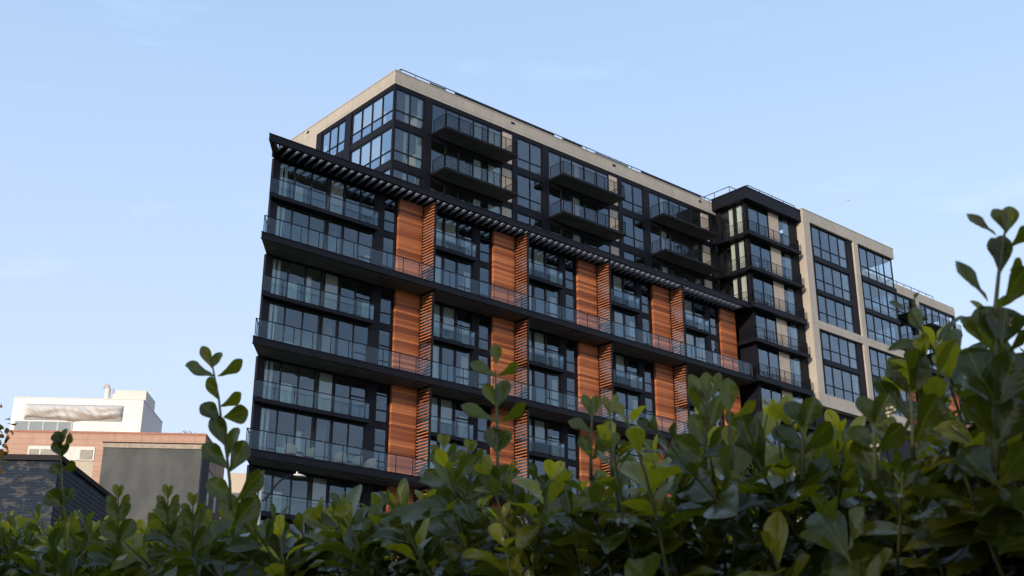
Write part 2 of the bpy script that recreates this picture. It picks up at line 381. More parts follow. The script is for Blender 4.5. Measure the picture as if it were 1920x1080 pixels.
# thin balconies of the lower block
def thin_balcony(x0, x1, z, west=False):
    m = MB()
    if west: m.prism([(x0, 1.42), (x1, 1.42), (x1, WY-.03), (x0+.34, WY-.03)], z-.24, z)
    else: m.box(x0, x1, 1.42, WY-.031, z-.24, z)
    b = bpart('balcony', m, MT['dark'])
    r = MB(); gl = MB(); y = 1.46; top = z+1.05
    xs = x0+.06; n = max(3, round((x1-x0)/1.28)); st = (x1-.06-xs)/n
    r.box(xs, x1-.04, y-.02, y+.02, top-.045, top)
    for i in range(n+1):
        r.box(xs+i*st-.012, xs+i*st+.012, y-.018, y+.018, z+.001, top-.046)
        if i < n: gl.quad((xs+i*st+.03, y, z+.06), (xs+(i+1)*st-.03, y, z+.06), (xs+(i+1)*st-.03, y, top-.05), (xs+i*st+.03, y, top-.05))
    ex = x1-.06
    r.box(ex-.02, ex+.02, y+.021, WY-.05, top-.045, top); gl.quad((ex, y+.03, z+.06), (ex, WY-.05, z+.06), (ex, WY-.05, top-.05), (ex, y+.03, top-.05))
    if west:
        r.bar((xs, y, top-.022), (xs+.32, WY-.05, top-.022), .04); gl.quad((xs, y+.03, z+.06), (xs+.32, WY-.05, z+.06), (xs+.32, WY-.05, top-.05), (xs, y+.03, top-.05))
    rr = put('railing', r.mesh('railing', MT['dark']), b); put('glass', gl.mesh('glass', MT['rail_glass']), b)
for j in range(NP):
    z = -6.4*j-3.06
    thin_balcony(1.10, 9.12, z, True)
    for fx in fins: thin_balcony(fx+.12, fx+4.52, z)
# long glass balustrades on the slabs
for j in range(1, NP+1):
    z = -6.4*j; y = .20; top = z+1.14; r = MB(); gl = MB()
    r.box(.22, XE-.03, y-.025, y+.025, top-.05, top)
    n = 36; st = (XE-.05-.24)/n
    for i in range(n+1):
        xx = .24+i*st; r.box(xx-.014, xx+.014, y-.02, y+.02, z+.001, top-.051)
        if i < n: gl.quad((xx+.03, y, z+.05), (xx+st-.03, y, z+.05), (xx+st-.03, y, top-.05), (xx+.03, y, top-.05))
    r.bar((.24, y, top-.025), (1.45, 1.82, top-.025), .05)
    for t in (.33, .66, 1): r.box(.24+1.21*t-.012, .24+1.21*t+.012, y+1.62*t-.012, y+1.62*t+.012, z+.001, top-.05)
    gl.quad((.25, y+.03, z+.05), (1.45, 1.80, z+.05), (1.45, 1.80, top-.05), (.25, y+.03, top-.05))
    b = bpart('balustrade', r, MT['dark']); put('glass', gl.mesh('glass', MT['rail_glass']), b)
# top canopy with slats
m = MB(); m.prism(edge_poly(0, .22, XE), -.45, -.06); m.prism(edge_poly(-.03, .24, XE+.004, -.02), -.06, 0)
m.prism(edge_poly(-.012, .10, XE+.004, -.01), -.48, -.45)
m.prism([(0+.165, .221), (.55, .221), (1.75, 1.82), (1.365, 1.82)], -.449, -.03)
m.box(1.3, XE, 1.68, WY+.02, -.448, -.025)
m.prism([(1.2, .98), (XE, .98), (XE, 1.679), (1.6, 1.679)], -.034, -.012)
cn = bpart('canopy', m, MT['dark'])
m = MB(); k = 0; xx = 1.15
while xx < XE-.4:
    y0 = .222; y1 = 1.678
    if xx < 1.7: y1 = .22+(xx-.45)*1.25
    m.bar((xx+.11, y0, -.245), (xx+.11, y1, -.245), .035, .38)
    xx += .575
o = put('slats', m.mesh('slats', MT['slat']), cn)
# rotate every slat: rebuild vertices so the boards lean
me = o.data
for i in range(0, len(me.vertices), 8):
    vs = me.vertices[i:i+8]; cx = sum(v.co.x for v in vs)/8
    for v in vs:
        dz = v.co.z+.245; v.co.x = v.co.x + dz*.45
# base of the lower block to the street
zb = -6.4*NP
m = MB(); m.prism([(1.6, WY+.05), (XE, WY+.05), (XE, 9), (6.9, 9)], -Z0+.02, zb-.05)
bpart('base_wall', m, MT['dark2'])
for k in range(5): window('shop_window', [3+PER*k+i*1.6 for i in range(5)], -Z0+.5, zb-.6, (0, WY-.06), 0, ((-Z0+2.6, 0, 3),))
# chunk the masonry
wl = bpart('wall', wall, MT['dark'])

# ---- upper block
UX, UY = 11.4, 3.61
m = MB(); m.prism([(UX-.05, UY-.06), (XE+.6, UY-.06), (XE+.6, UY+.25), (UX-.05, UY+.25)], 9.34, 10.36)
m.prism([(UX-.05, UY+.251), (UX+.26, UY+.251), (UX+.26, 19), (UX-.05, 19)], 9.34, 10.36)
m.box(UX-.08, XE+.6, UY-.09, UY+.30, 10.36, 10.43); m.box(UX-.08, UX+.30, UY+.301, 19.02, 10.36, 10.43)
m.box(UX-.045, UX+.25, 13.85, 18.98, 0, 9.339)
bpart('parapet', m, MT['beige'])
uw = MB()
def spandrels(x0, x1, y, zs, mb=None, d=.2):
    for a, b in zs: (mb or uw).box(x0, x1, y, y+d, a, b)
USP = ((9.06, 9.338), (6.02, 6.55), (2.82, 3.40), (-.04, .20))
spandrels(UX+.02, XE+.4, UY, USP)
for a, b in USP: uw.box(UX, UX+.2, UY+.201, 13.8, a, b)
uw.box(UX-.02, UX+.14, UY-.02, UY+.14, 0, 9.336)      # corner post
for o in (0, 11.4, 22.8):
    for a, b in ((14.1, 14.72), (21.78+.58, 22.86)):
        if a+o < XE: uw.box(a+o, min(b+o, XE), UY-.05, UY+.22, -.03, 9.336)
uw.box(UX-.035, UX+.21, 9.05, 9.86, 0, 9.334); uw.box(UX-.035, UX+.21, 13.14, 13.84, 0, 9.334)
bpart('upper_wall', uw, MT['dark2'])
URW = ((6.55, 9.06), (3.40, 6.02), (.20, 2.82))
for ri, (za, zb_) in enumerate(URW):
    tz = za+.80
    for k, o in enumerate((0, 11.4, 22.8)):
        x0 = 11.55 if k == 0 else 11.48
        cu = [(x0+2.1, x0+2.5, za+.05, zb_-.05)] if (k+ri) % 2 else [(x0+1.0, x0+1.3, za+.05, zb_-.05)]
        window('window', [x0+o, 12.84+o, 14.09+o], za, zb_, (0, UY+.05), 0, ((tz, 0, 1),), cu)
        pan = [14.73, 16.07, 17.3, 18.65, 20.05, 21.42]
        if k == 2: pan = pan[:5]+[21.3]
        cu = [(pan[3-k]+.1+o, pan[3-k]+.9+o, za+.1, zb_-.1)]
        if k == 0: cu.append((20.15, 21.3, za+.1, zb_-.1))
        window('balcony_door', [p+o for p in pan], za-(.0), zb_, (0, UY+.05), 0, (), cu)
        m = MB(); m.box(21.43+o, min(22.37+o, XE+.3), UY+.02, UY+.16, za, zb_); bpart('beige_panel', m, MT['beige_plain'])
    # west side: corner glazing and a further window, blinds drawn
    window('window', [0, 1.29, 2.6, 3.9, 5.26], za, zb_, (UX+.05, 9.02), -pi/2, ((tz, 0, 3),), [(3.7, 4.1, za+.1, za+1.2)], [(.1, 3.85, za+.75, zb_-.06)], glassmat='glass_side', blindm='blindw')
    window('window', [0, 1.09, 2.18, 3.25], za, zb_, (UX+.05, 13.12), -pi/2, ((tz, 0, 2),), [(.1, .5, za+.1, za+1.5)], None, glassmat='glass_side')
for z in (9.2, 6.3, 3.15, .05):
    ceil.box(UX+.3, XE, UY+.3, 15, z-.12, z+.02)
for xx in (14.4, 18.7, 22.6, 25.8, 34, 37.2): interior.box(xx-.07, xx+.07, UY+1.2, 8.4, 0, 9.1)
interior.box(16.5, XE, 8.4, 8.6, 0, 9.1); interior.box(UX+4.2, UX+4.35, 8.0, 15, 0, 9.1)
# bar balconies
def bar_rail(mb, pts, z, h, post=1.15, nb=7):
    for (x0, y0), (x1, y1) in zip(pts[:-1], pts[1:]):
        Ls = hypot(x1-x0, y1-y0)
        mb.bar((x0, y0, z+h), (x1, y1, z+h), .05, .04)
        for i in range(1, nb): mb.bar((x0, y0, z+h*i/nb), (x1, y1, z+h*i/nb), .026)
        n = max(1, round(Ls/post))
        for i in range(n+1):
            t = i/n; px, py = x0+(x1-x0)*t, y0+(y1-y0)*t
            mb.box(px-.02, px+.02, py-.02, py+.02, z-.02, z+h-.02)
def bar_balcony(x0, x1, y0, y1, z):
    m = MB(); m.box(x0, x1, y0, y1, z, z+.2); b = bpart('balcony', m, MT['dark'])
    s = MB(); s.box(x0+.08, x1-.08, y0+.08, y1-.02, z-.015, z-.001); put('soffit', s.mesh('soffit', MT['soffit']), b)
    r = MB(); bar_rail(r, [(x0+.05, y1-.02), (x0+.05, y0+.05), (x1-.05, y0+.05), (x1-.05, y1-.02)], z+.2, .98)
    put('railing', r.mesh('railing', MT['dark']), b)
for o in (0, 11.38, 22.76):
    for z in (6.38, 3.18): bar_balcony(14.8+o, 21.6+o+(.15 if o == 22.76 else 0), 2.03, UY-.06, z)
# roof of the upper block with railings and screens
m = MB(); m.box(UX+.27, 70, UY+.31, 18.9, 9.9, 10.1); bpart('roof', m, MT['grey'])
r = MB()
def guard(pts, z, h, step=1.3, mb=None, th=.05):
    mb = mb or r
    for (x0, y0), (x1, y1) in zip(pts[:-1], pts[1:]):
        Ls = hypot(x1-x0, y1-y0); mb.bar((x0, y0, z+h), (x1, y1, z+h), th)
        n = max(1, round(Ls/step))
        for i in range(n+1):
            t = i/n; px, py = x0+(x1-x0)*t, y0+(y1-y0)*t
            mb.box(px-.02, px+.02, py-.02, py+.02, z, z+h-.02)
guard([(12.1, 5.4), (12.1, 3.95), (46.5, 3.95)], 10.1, .84)
bpart('roof_railing', r, MT['dark'])
m = MB()
for a, b, y, h in ((15.2, 16.6, 4.5, 1.16), (17.4, 27.5, 4.4, 1.12), (28.5, 30.6, 4.4, 1.12), (32.2, 36.1, 4.5, 1.16), (37.6, 45.3, 4.4, 1.12)): m.box(a, b, y, y+.1, 10.101, 10.1+h)
bpart('roof_screen', m, MT['dark'])
m = MB()
for a, b, h in ((14.6, 15.6, 1.2), (16.4, 17.3, 1.15), (27.3, 28.4, 1.22), (30.7, 32.3, 1.26), (36.3, 37.3, 1.26)): m.box(a, b, 4.8, 5.6, 10.101, 10.1+h)
bpart('roof_equipment', m, MT['white'])
m = MB()
for xx in (22.2, 33.2, 43.9): m.box(xx, xx+.32, UY-.10, UY-.061, 9.98, 10.14)
m.box(UX-.09, UX-.051, 15.0, 15.3, 9.98, 10.14)
bpart('scupper', m, MT['dark'])

# ---- dark projecting tower
DX0, DX1, DY = 45.6, 53.45, .32
m = MB(); m.box(DX0+.05, DX1, -.24, 3.545, 9.6, 10.64); m.box(DX0, DX1, -.27, 3.546, 10.64, 10.72)
bpart('tower_parapet', m, MT['dark'])
dw = MB()
for xa, xb in ((46.2, 46.55), (52.5, 53.44)): dw.box(xa, xb, DY, DY+.3, -Z0+.03, 9.599)
dw.box(46.2, 46.5, 3.2, 3.6, -Z0+.03, 9.598); dw.box(46.21, 46.41, 1.56, 1.72, -.2, 9.597)
dw.box(46.22, 46.5, DY+.3, 3.55, -Z0+.04, -.46)
bpart('tower_wall', dw, MT['dark2'])
for i in range(10):
    z = 6.4-3.2*i; thick = i % 2 == 0 and i > 0
    a = z-.34 if thick else z-.14; t = z+.14
    m = MB(); m.box(DX0+.02, 52.98, -.28, 3.5, a, t-.05); m.box(DX0, 53.0, -.30, 3.503, t-.05, t)
    b = bpart('balcony', m, MT['dark'])
    r = MB(); pts = [(DX0+.07, 3.45), (DX0+.07, -.22), (52.75, -.22), (52.93, -.05), (52.93, .3)]
    bar_rail(r, pts if i < 3 else pts[1:], t, 1.0, 1.2, 7)
    if i >= 3: bar_rail(r, [(DX0+.07, -.22), (DX0+.07, 1.4)], t, 1.0, 1.2, 7)
    put('railing', r.mesh('railing', MT['dark']), b)
    za, zb_ = t+.005, z+3.2-.16 if i else 9.59
    if (i-1) % 2 == 0 and i > 0: zb_ = z+3.2-.145
    if i % 2 == 1 and i > 0: zb_ = z+3.2-.345 if i > 1 else z+3.2-.145
    window('balcony_door', [46.56, 48.0, 49.4], za, zb_, (0, DY+.05), 0, (), [(47.0+.3*(i % 3), 47.6+.3*(i % 3), za+.05, za+1.0)] if i % 2 else None)
    window('window', [50.85, 52.49], za, zb_, (0, DY+.05), 0, (), [(51.7, 52.45, za+.05, zb_-.05)])
    m = MB(); m.box(49.41, 50.84, DY+.03, DY+.2, za, zb_); bpart('beige_panel', m, MT['beige_plain'])
    if i < 3:
        window('side_window', [0, 1.5], za, zb_, (46.25, 3.2), -pi/2, (), [(.85, 1.3, za+.05, zb_-.05)])
        window('side_window', [0, 1.24], za, zb_, (46.25, 1.56), -pi/2, (), [(.1, .62, za+.05, zb_-.05)])
    interior.box(46.6, 53.4, 5.2, 5.3, z-2.9, z); ceil.box(46.6, 53.4, DY+.4, 5.2, z-.1, z+.12)
interior.box(46.6, 53.4, 5.2, 5.3, 6.4, 9.5); ceil.box(46.6, 53.4, DY+.4, 5.2, 9.45, 9.59)
interior.box(46.5, 53.44, 4.9, 5.0, -Z0+.05, -21.5)
r = MB(); guard([(46.57, 9.5), (46.57, .2), (53.3, .2)], 10.5, .72, 1.75); guard([(46.9, 9.4), (46.9, 2.45), (50.5, 2.45)], 10.72, 1.28, 1.75)
bpart('roof_railing', r, MT['dark'])

# ---- beige gridded wing
RX0, RX1, RY = 53.47, 68.05, -.45
m = MB()
m.box(RX0, RX1, RY, RY+.9, 9.76, 10.82); m.box(RX0-.03, RX1+.03, RY-.03, RY+.95, 10.82, 10.88)
m.box(RX0, RX1, RY+.003, RY+.9, -.36, .38); m.box(RX0, RX1, RY+.003, RY+.9, -7.44, -6.3)
m.box(RX0, 54.42, RY+.001, RY+.9, .38, 9.76); m.box(61.2, 61.9, RY+.001, RY+.5, .38, 9.76)
m.box(RX0, 54.42, RY+.001, RY+.9, -6.3, -.36); m.box(61.2, 61.9, RY+.001, RY+.5, -6.3, -.36)
bpart('beige_frame', m, MT['beige'])
m = MB()
for za, zb_ in ((.38, 9.76), (-6.3, -.36)):
    for a, b in ((54.42, 54.97), (60.32, 61.2), (61.9, 62.42)): m.box(a, b, RY+.18, RY+.5, za+.001, zb_-.001)
for za, zb_ in ((6.2, 6.72), (3.05, 3.5), (-3.46, -3.0)):
    m.box(54.971, 60.319, RY+.13, RY+.5, za, zb_); m.box(62.421, RX1+.05, RY+.13, RY+.5, za, zb_)
bpart('grid_wall', m, MT['dark2'])
for za, zb_ in ((6.72, 9.755), (3.5, 6.2), (.385, 3.05), (-3.0, -.365), (-6.295, -3.46)):
    tz = za+1.0
    window('window', [54.98, 56.23, 57.66, 59.05, 60.31], za, zb_, (0, RY+.25), 0, ((tz, 0, 3),), [(59.25, 59.6, za+.1, zb_-.12), (59.75, 60.25, za+.1, zb_-.12)])
    window('window', [62.43, 63.73, 65.11, 66.46, 67.95], za, zb_, (0, RY+.25), 0, ((tz, 0, 3),))
    window('side_window', [0, 1.4, 2.9, 4.1], za, zb_, (RX1-.08, RY+.3), pi/2, ((tz, 0, 2),))
for z in (9.7, 6.4, 3.2, 0, -3.25, -6.5): ceil.box(54.5, 67.9, RY+.55, 4.5, z-.12, z+.02)
interior.box(54.4, 66.0, 4.6, 4.7, -7, 9.7); interior.box(61.4, 61.6, .5, 4.6, -7, 9.7)
m = MB(); m.box(RX0+.05, RX1-.05, RY+.6, 12, -Z0+.02, -7.45); bpart('base_wall', m, MT['dark2'])
for xx in (54, 61.5, 67.6): pass
m = MB(); m.box(53.5, 68.0, 5, 12, -7.44, 9.8); bpart('rear_wall', m, MT['dark2'])

# ---- far wing
FY = 3.75; FX1 = 86.3
m = MB(); m.box(RX1+.001, FX1, FY-.05, FY+.3, 9.15, 10.12); m.box(FX1-.3, FX1, FY+.301, 18, 9.15, 10.12)
m.box(78.42, 79.12, FY-.04, FY+.26, 6.3, 9.149)
m.box(78.42, 79.12, FY-.041, FY+.261, 0, 6.299)
bpart('parapet', m, MT['beige'])
m = MB()
spandrels(RX1+.01, FX1-.05, FY, ((8.95, 9.149), (5.95, 6.42), (2.75, 3.3), (-.5, .1)), m)
m.box(77.7, 78.41, FY-.045, FY+.25, -.4, 9.148); m.box(74.2, 74.9, FY-.045, FY+.25, -.4, 9.148); m.box(86.0, 86.28, FY-.02, FY+.25, -.4, 9.147)
bpart('far_wall', m, MT['dark2'])
for za, zb_ in ((6.42, 8.95), (3.3, 5.95), (.1, 2.75)):
    window('window', [68.3, 70.2, 72.2, 74.2], za, zb_, (0, FY+.05), 0)
    window('window', [74.9, 76.35, 77.45], za, zb_, (0, FY+.05), 0, ((za+.8, 0, 1),))
    window('balcony_door', [79.15, 80.4, 81.75, 83.1, 84.5, 85.95], za, zb_, (0, FY+.05), 0, (), [(80.8, 81.6, za+.1, zb_-.1), (83.4, 85.6, za+.1, zb_-.1)])
    ceil.box(68.3, 86, FY+.3, 8, za-.2, za-.05)
ceil.box(68.3, 86, FY+.3, 8, 9.0, 9.12); interior.box(68.3, 84.2, 8, 8.1, 0, 9)
for z in (6.38, 3.18): bar_balcony(79.3, 85.3, 2.6, FY-.05, z); bar_balcony(74.5, 77.6, 2.1, FY-.05, z)
r = MB(); guard([(68.3, FY+.1), (82.4, FY+.1)], 10.1, .42, 1.35); bpart('roof_railing', r, MT['dark'])
m = MB(); m.box(68.3, 90, 0.2, FY-.05, -.45, 0); bpart('canopy', m, MT['dark'])
m = MB(); m.box(68.3, 90, 1.9, 12, -Z0+.02, -.46); m.box(68.4, 86.2, 8.2, 17.9, -.45, 9.9); bpart('rear_wall', m, MT['dark2'])
for j in range(3):
    z = -6.4*j
    for fx in (72.9, 81.1):
        m = MB(); m.box(fx-.05, fx+.05, .25, .35, z-6.396, z-.466); f = bpart('louvre_screen', m, MT['dark'])
        m = MB(); zz = z-6.2
        while zz < z-.62: m.box(fx-.045, fx+.045, .352, 1.5, zz, zz+.09); zz += .252
        put('slats', m.mesh('slats', MT['slatwood']), f)
        m = MB(); m.box(fx-2.1, fx-.2, 1.65, 1.899, z-6.395, z-.47); bpart('timber_panel', m, MT['wood'])
        window('window', [fx+.4, fx+1.8, fx+3.2, fx+4.6], z-3.1, z-.5, (0, 1.80), 0); window('window', [fx+.4, fx+1.8, fx+3.2, fx+4.6], z-6.3, z-3.5, (0, 1.80), 0)
    m = MB(); m.box(68.3, 90, .2, 1.9, z-6.85, z-6.4); bpart('floor_slab', m, MT['dark'])
bpart('interior_wall', interior, MT['inner']); bpart('interior_ceiling', ceil, MT['ceil'])
m = MB(); m.box(UX+.3, XE, 15, 15.2, -Z0+.02, 9.88); m.box(XE-.2, XE-.01, WY+.3, 15, -Z0+.03, -.06); bpart('rear_wall', m, MT['dark2'])

# ------------------------------------------------------------------ furniture on the balconies
def tub_chair(name, loc, rz, col):
    t = empty(name, loc, rz)
    s = MB(); n = 20
    # rounded shell: inner and outer skin over 250 degrees, higher at the back
    def ring(rr, zf):
        return [(rr*cos(a), rr*sin(a), zf(a)) for a in [radians(-125+250*i/n) + pi/2 for i in range(n+1)]]
    hi = lambda a: .50+.28*max(0, cos(a-pi/2))**.8
    A_ = ring(.34, lambda a: .22); B_ = ring(.37, hi); C_ = ring(.31, hi); D_ = ring(.28, lambda a: .22)
    for i in range(n):
        s.quad(A_[i], A_[i+1], B_[i+1], B_[i]); s.quad(B_[i], B_[i+1], C_[i+1], C_[i]); s.quad(C_[i], C_[i+1], D_[i+1], D_[i])
    for R in (0, n): s.quad(A_[R], B_[R], C_[R], D_[R])
    s.prism([(q[0], q[1]) for q in A_], .20, .24)
    put('backrest', s.mesh('backrest', col, True), t)
    s = MB(); s.prism([(.29*cos(2*pi*i/16), .29*sin(2*pi*i/16)-.02) for i in range(16)], .242, .40); put('seat', s.mesh('seat', col), t)
    for sx in (-1, 1):
        for sy in (-1, 1):
            s = MB(); s.tube([(sx*.18, sy*.18, .20), (sx*.25, sy*.25, 0)], .014, 6); put('leg', s.mesh('leg', MT['grey']), t)
    return t
def copy_tree(o, parent=None):
    c = o.copy(); C.objects.link(c); c.parent = parent
    for ch in list(o.children): copy_tree(ch, c)
    return c
cream = pmat('cream_weave', (.62,.56,.46), .8, 0, .12, 20, .3)
zC = Z0-19.2+.002; GRP = 'cream tub chairs on the glass balcony'
proto = tub_chair('tub_chair', (0,0,0), 0, cream)
spec = [((3.4, .78), 2.3, 'cream tub chair on the lowest visible long balcony, leftmost of the five'),
        ((4.55, .80), 3.9, 'cream tub chair behind balcony glass, right of the leftmost one'),
        ((6.75, .75), 2.4, 'middle cream tub chair of the five on the lower corner balcony'),
        ((7.85, .80), 3.8, 'fourth cream tub chair from the left on the lower corner balcony, right of its table'),
        ((8.95, .95), 3.2, 'rightmost cream tub chair on the lower corner balcony, beside the charcoal pier')]
for i, ((x, y), a, lb) in enumerate(spec):
    o = proto if i == 0 else copy_tree(proto); o.location = (x, y, zC); o.rotation_euler = (0, 0, a); tag(o, lb, 'chair', GRP)
for x, y, a, lb in ((30.5, 1.0, 2.6, 'left one of two cream tub chairs in the fourth bay, behind the leaf tips'), (32.1, 1.05, 3.7, 'right one of two cream tub chairs in the fourth bay, behind the leaf tips')):
    o = copy_tree(proto); o.location = (x, y, Z0-12.8+.002); o.rotation_euler = (0, 0, a); tag(o, lb, 'chair', 'cream chairs in the fourth bay')
for i, (x, y, lb) in enumerate(((4.0, .85, 'small round white table between the two left tub chairs'), (7.3, .85, 'small round white table between the two right tub chairs'))):
    t = empty('side_table', (x, y, zC)); tag(t, lb, 'table', 'white tables on the glass balcony')
    s = MB(); s.tube([(0,0,.42),(0,0,.45)], .24, 18); put('table_top', s.mesh('table_top', MT['white']), t)
    s = MB(); s.tube([(0,0,0),(0,0,.42)], .02, 8); put('leg', s.mesh('leg', MT['grey']), t)
    s = MB(); s.tube([(0,0,0),(0,0,.015)], .15, 14); put('base', s.mesh('base', MT['grey']), t)

# ------------------------------------------------------------------ neighbouring buildings, on the other street grid
TH = atan2(*(( FPX*0 + 1),) * 2) if False else radians(36.668)
VV = Vector((sin(TH), cos(TH), 0)); UU = Vector((cos(TH), -sin(TH), 0))
def site(u, v): return Vector((CAM.x, CAM.y, 0)) + UU*u + VV*v
RZ = -TH
def nb(name, u, v, label):
    e = empty(name, site(u, v), RZ); tag(e, label, 'building'); return e
def npart(name, e, mb, mat): return put(name, mb.mesh(name, mat), e)
# terracotta and white building
e = nb('office_building', -33.1, 95, 'terracotta panelled building with a white penthouse storey, left of the dark block')
ter = seam('terracotta_panel', (.58,.36,.27), 2.1, .42, .012, .62, .05, .8)
cream_c = seam('cream_cladding', (.60,.53,.42), .35, 40, .006, .85, .03, .8)
white_p = seam('white_panel', (.88,.87,.85), 2.35, 1.0, .012, .78, .02, .6)
m = MB(); m.box(0, 15.5, 0, 10, 21.9, 24.05); m.box(7.0, 15.5, -.003, 0, 12, 21.9); npart('wall', e, m, ter)
m = MB(); m.box(-.05, 15.55, -.05, 10.05, 24.05, 24.2); npart('coping', e, m, pmat('terracotta_coping', (.42,.17,.11), .6))
m = MB(); m.box(.06, 15.44, .06, 9.9, 0, 21.9); npart('lower_wall', e, m, cream_c)
sidebrick = seam('plum_brick', (.20,.12,.11), .24, .08, .01, .7, .2, .85, .5)
m = MB(); m.box(15.44, 15.5, .02, 9.95, 0, 21.0); npart('side_wall', e, m, sidebrick)
wf = pmat('white_frame', (.72,.70,.65), .5); wg = glass('pale_glass', (.25,.27,.28), 3)
blindm = pmat('beige_blind', (.40,.37,.31), .8)
m = MB(); m.box(1.85, 7.0, -.04, -.004, 21.85, 22.95); w0 = npart('window', e, m, wf)
for a, b in ((1.98, 2.7), (2.85, 4.15), (5.9, 6.85)):
    m = MB(); m.box(a, b, -.075, -.041, 21.95, 22.7); put('blind', m.mesh('blind', blindm), w0)
for yy in (2.4, 5.9):
    for zz in (19.0, 16.2, 13.4):
        m = MB(); m.box(15.501, 15.56, yy, yy+.9, zz, zz+1.9); w0 = npart('window', e, m, wf)
        m = MB(); m.quad((15.565, yy+.1, zz+.1), (15.565, yy+.8, zz+.1), (15.565, yy+.8, zz+1.8), (15.565, yy+.1, zz+1.8)); put('pane', m.mesh('pane', wg), w0)
m = MB(); m.box(-.5, 9.85, 2, 9.6, 24.0, 27.38); npart('penthouse_wall', e, m, white_p)
m = MB(); m.box(-.53, 9.88, 1.97, 9.63, 27.38, 27.44); npart('coping', e, m, wf)
m = MB(); m.box(-.2, 4.4, 1.93, 1.999, 24.35, 25.45); w0 = npart('penthouse_window', e, m, wf)
pg = glass('cloudy_glass', (.62,.68,.68), 2.2, .08, .25, .30)
for i in range(4):
    m = MB(); a = -.12+i*1.13; m.quad((a, 1.92, 24.4), (a+1.07, 1.92, 24.4), (a+1.07, 1.92, 25.4), (a, 1.92, 25.4)); put('pane', m.mesh('pane', pg), w0)
m = MB(); m.tube([(6.35, 4, 27.3), (6.35, 4, 28.75), (6.26, 3.95, 28.98), (6.0, 3.85, 29.05)], .24, 12); npart('vent_pipe', e, m, MT['white'])
m = MB(); m.box(6.72, 6.82, 4, 4.1, 27.3, 28.85); npart('flue', e, m, MT['grey'])
m = MB(); m.box(7.25, 9.75, 3.0, 6.5, 27.44, 28.45); m.box(6.95, 7.249, 3.3, 6.2, 27.44, 28.2); npart('rooftop_unit', e, m, MT['white'])
# tarpaulin tied over the sign
t = tag(empty('covered_sign', site(-32.6, 96.93), RZ), 'crumpled pale grey tarpaulin wrapped over a long wall sign on the white penthouse', 'sign')
nx, nz_ = 90, 14; s = MB(); W_, H_ = 7.75, 1.15; pts = []
for i in range(nx+1):
    col = []
    for k in range(nz_+1):
        x = W_*i/nx; q = k/nz_
        bul = max(0, 1-abs(2*q-1)**3.0)*max(0, 1-abs(2*i/nx-1)**14)
        fold = .07*sin(q*9+sin(x*1.3)*2.2+x*.8)+.05*sin(x*5.1+q*7+1.7*sin(x*2.1))+.03*sin(x*13+q*21)
        sag = .10*sin(x*1.05+.6)*(1-q)+.04*sin(x*2.9)*(1-q)
        col.append((x, -.03-.42*bul-.9*fold*bul*(1.6-q), 0+H_*q+sag))
    pts.append(col)
for i in range(nx):
    for k in range(nz_): s.quad(pts[i][k], pts[i+1][k], pts[i+1][k+1], pts[i][k+1])
tc_ = put('tarpaulin', s.mesh('tarpaulin', pmat('tarpaulin', (.62,.60,.56), .6, 0, .04, 1.5, .4), True), t, (0, 0, 25.62))
s = MB(); s.box(0, W_, .0, .06, 25.55, 26.85); put('sign_panel', s.mesh('sign_panel', MT['grey']), t)
# grey rendered party wall
e = nb('party_wall', -14.75, 55, 'tall grey rendered party wall with a pale brick coping beside the terracotta building')
def blotch(name, c0, c1, scale, stretch=(1,1,1), lo=.42, hi=.62, rough=.85, c2=None):
    m, n, o = new_mat(name); l = n.links.new; b = node(n, 'ShaderNodeBsdfPrincipled', Roughness=rough)
    b.inputs['Specular IOR Level'].default_value = .2
    t = node(n, 'ShaderNodeTexCoord'); mp = node(n, 'ShaderNodeMapping'); mp.inputs['Scale'].default_value = stretch
    z = node(n, 'ShaderNodeTexNoise', Scale=scale, Detail=8, Roughness=.6); l(t.outputs['Object'], mp.inputs[0]); l(mp.outputs[0], z.inputs[0])
    r = node(n, 'ShaderNodeValToRGB'); e = r.color_ramp.elements; e[0].position = lo; e[0].color = c0+(1,); e[1].position = hi; e[1].color = c1+(1,)
    l(z.outputs[0], r.inputs[0]); last = r.outputs[0]
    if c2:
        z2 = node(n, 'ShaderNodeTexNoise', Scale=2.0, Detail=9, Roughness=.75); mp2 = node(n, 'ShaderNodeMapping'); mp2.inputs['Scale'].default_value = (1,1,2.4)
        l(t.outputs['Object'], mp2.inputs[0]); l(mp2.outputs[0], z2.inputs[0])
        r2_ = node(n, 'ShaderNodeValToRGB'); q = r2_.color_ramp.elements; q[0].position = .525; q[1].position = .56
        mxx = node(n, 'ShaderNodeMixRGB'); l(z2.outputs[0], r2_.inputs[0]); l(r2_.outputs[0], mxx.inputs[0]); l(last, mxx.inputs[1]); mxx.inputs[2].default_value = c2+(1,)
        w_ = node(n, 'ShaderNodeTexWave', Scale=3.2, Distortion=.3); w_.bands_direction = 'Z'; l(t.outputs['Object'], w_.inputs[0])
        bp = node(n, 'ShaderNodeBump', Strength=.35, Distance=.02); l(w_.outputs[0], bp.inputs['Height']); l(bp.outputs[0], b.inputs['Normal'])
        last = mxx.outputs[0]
    l(last, b.inputs['Base Color']); l(b.outputs[0], o.inputs[0]); return m
m = MB(); m.box(0, 4.45, 0, 1.9, 0, 13.95); npart('wall', e, m, blotch('grey_render', (.098,.100,.098), (.128,.130,.124), .8, (1.4,1.4,.8)))
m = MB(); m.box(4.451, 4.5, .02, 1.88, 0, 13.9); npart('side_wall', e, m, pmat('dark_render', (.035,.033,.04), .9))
m = MB(); m.box(-.03, 4.5, -.05, 1.95, 13.95, 14.16); npart('coping', e, m, pmat('pale_brick_coping', (.42,.34,.26), .8, 0, .25, 5))
m = MB(); m.box(-.05, 4.53, -.07, 1.97, 14.16, 14.21); npart('cap', e, m, MT['dark2'])
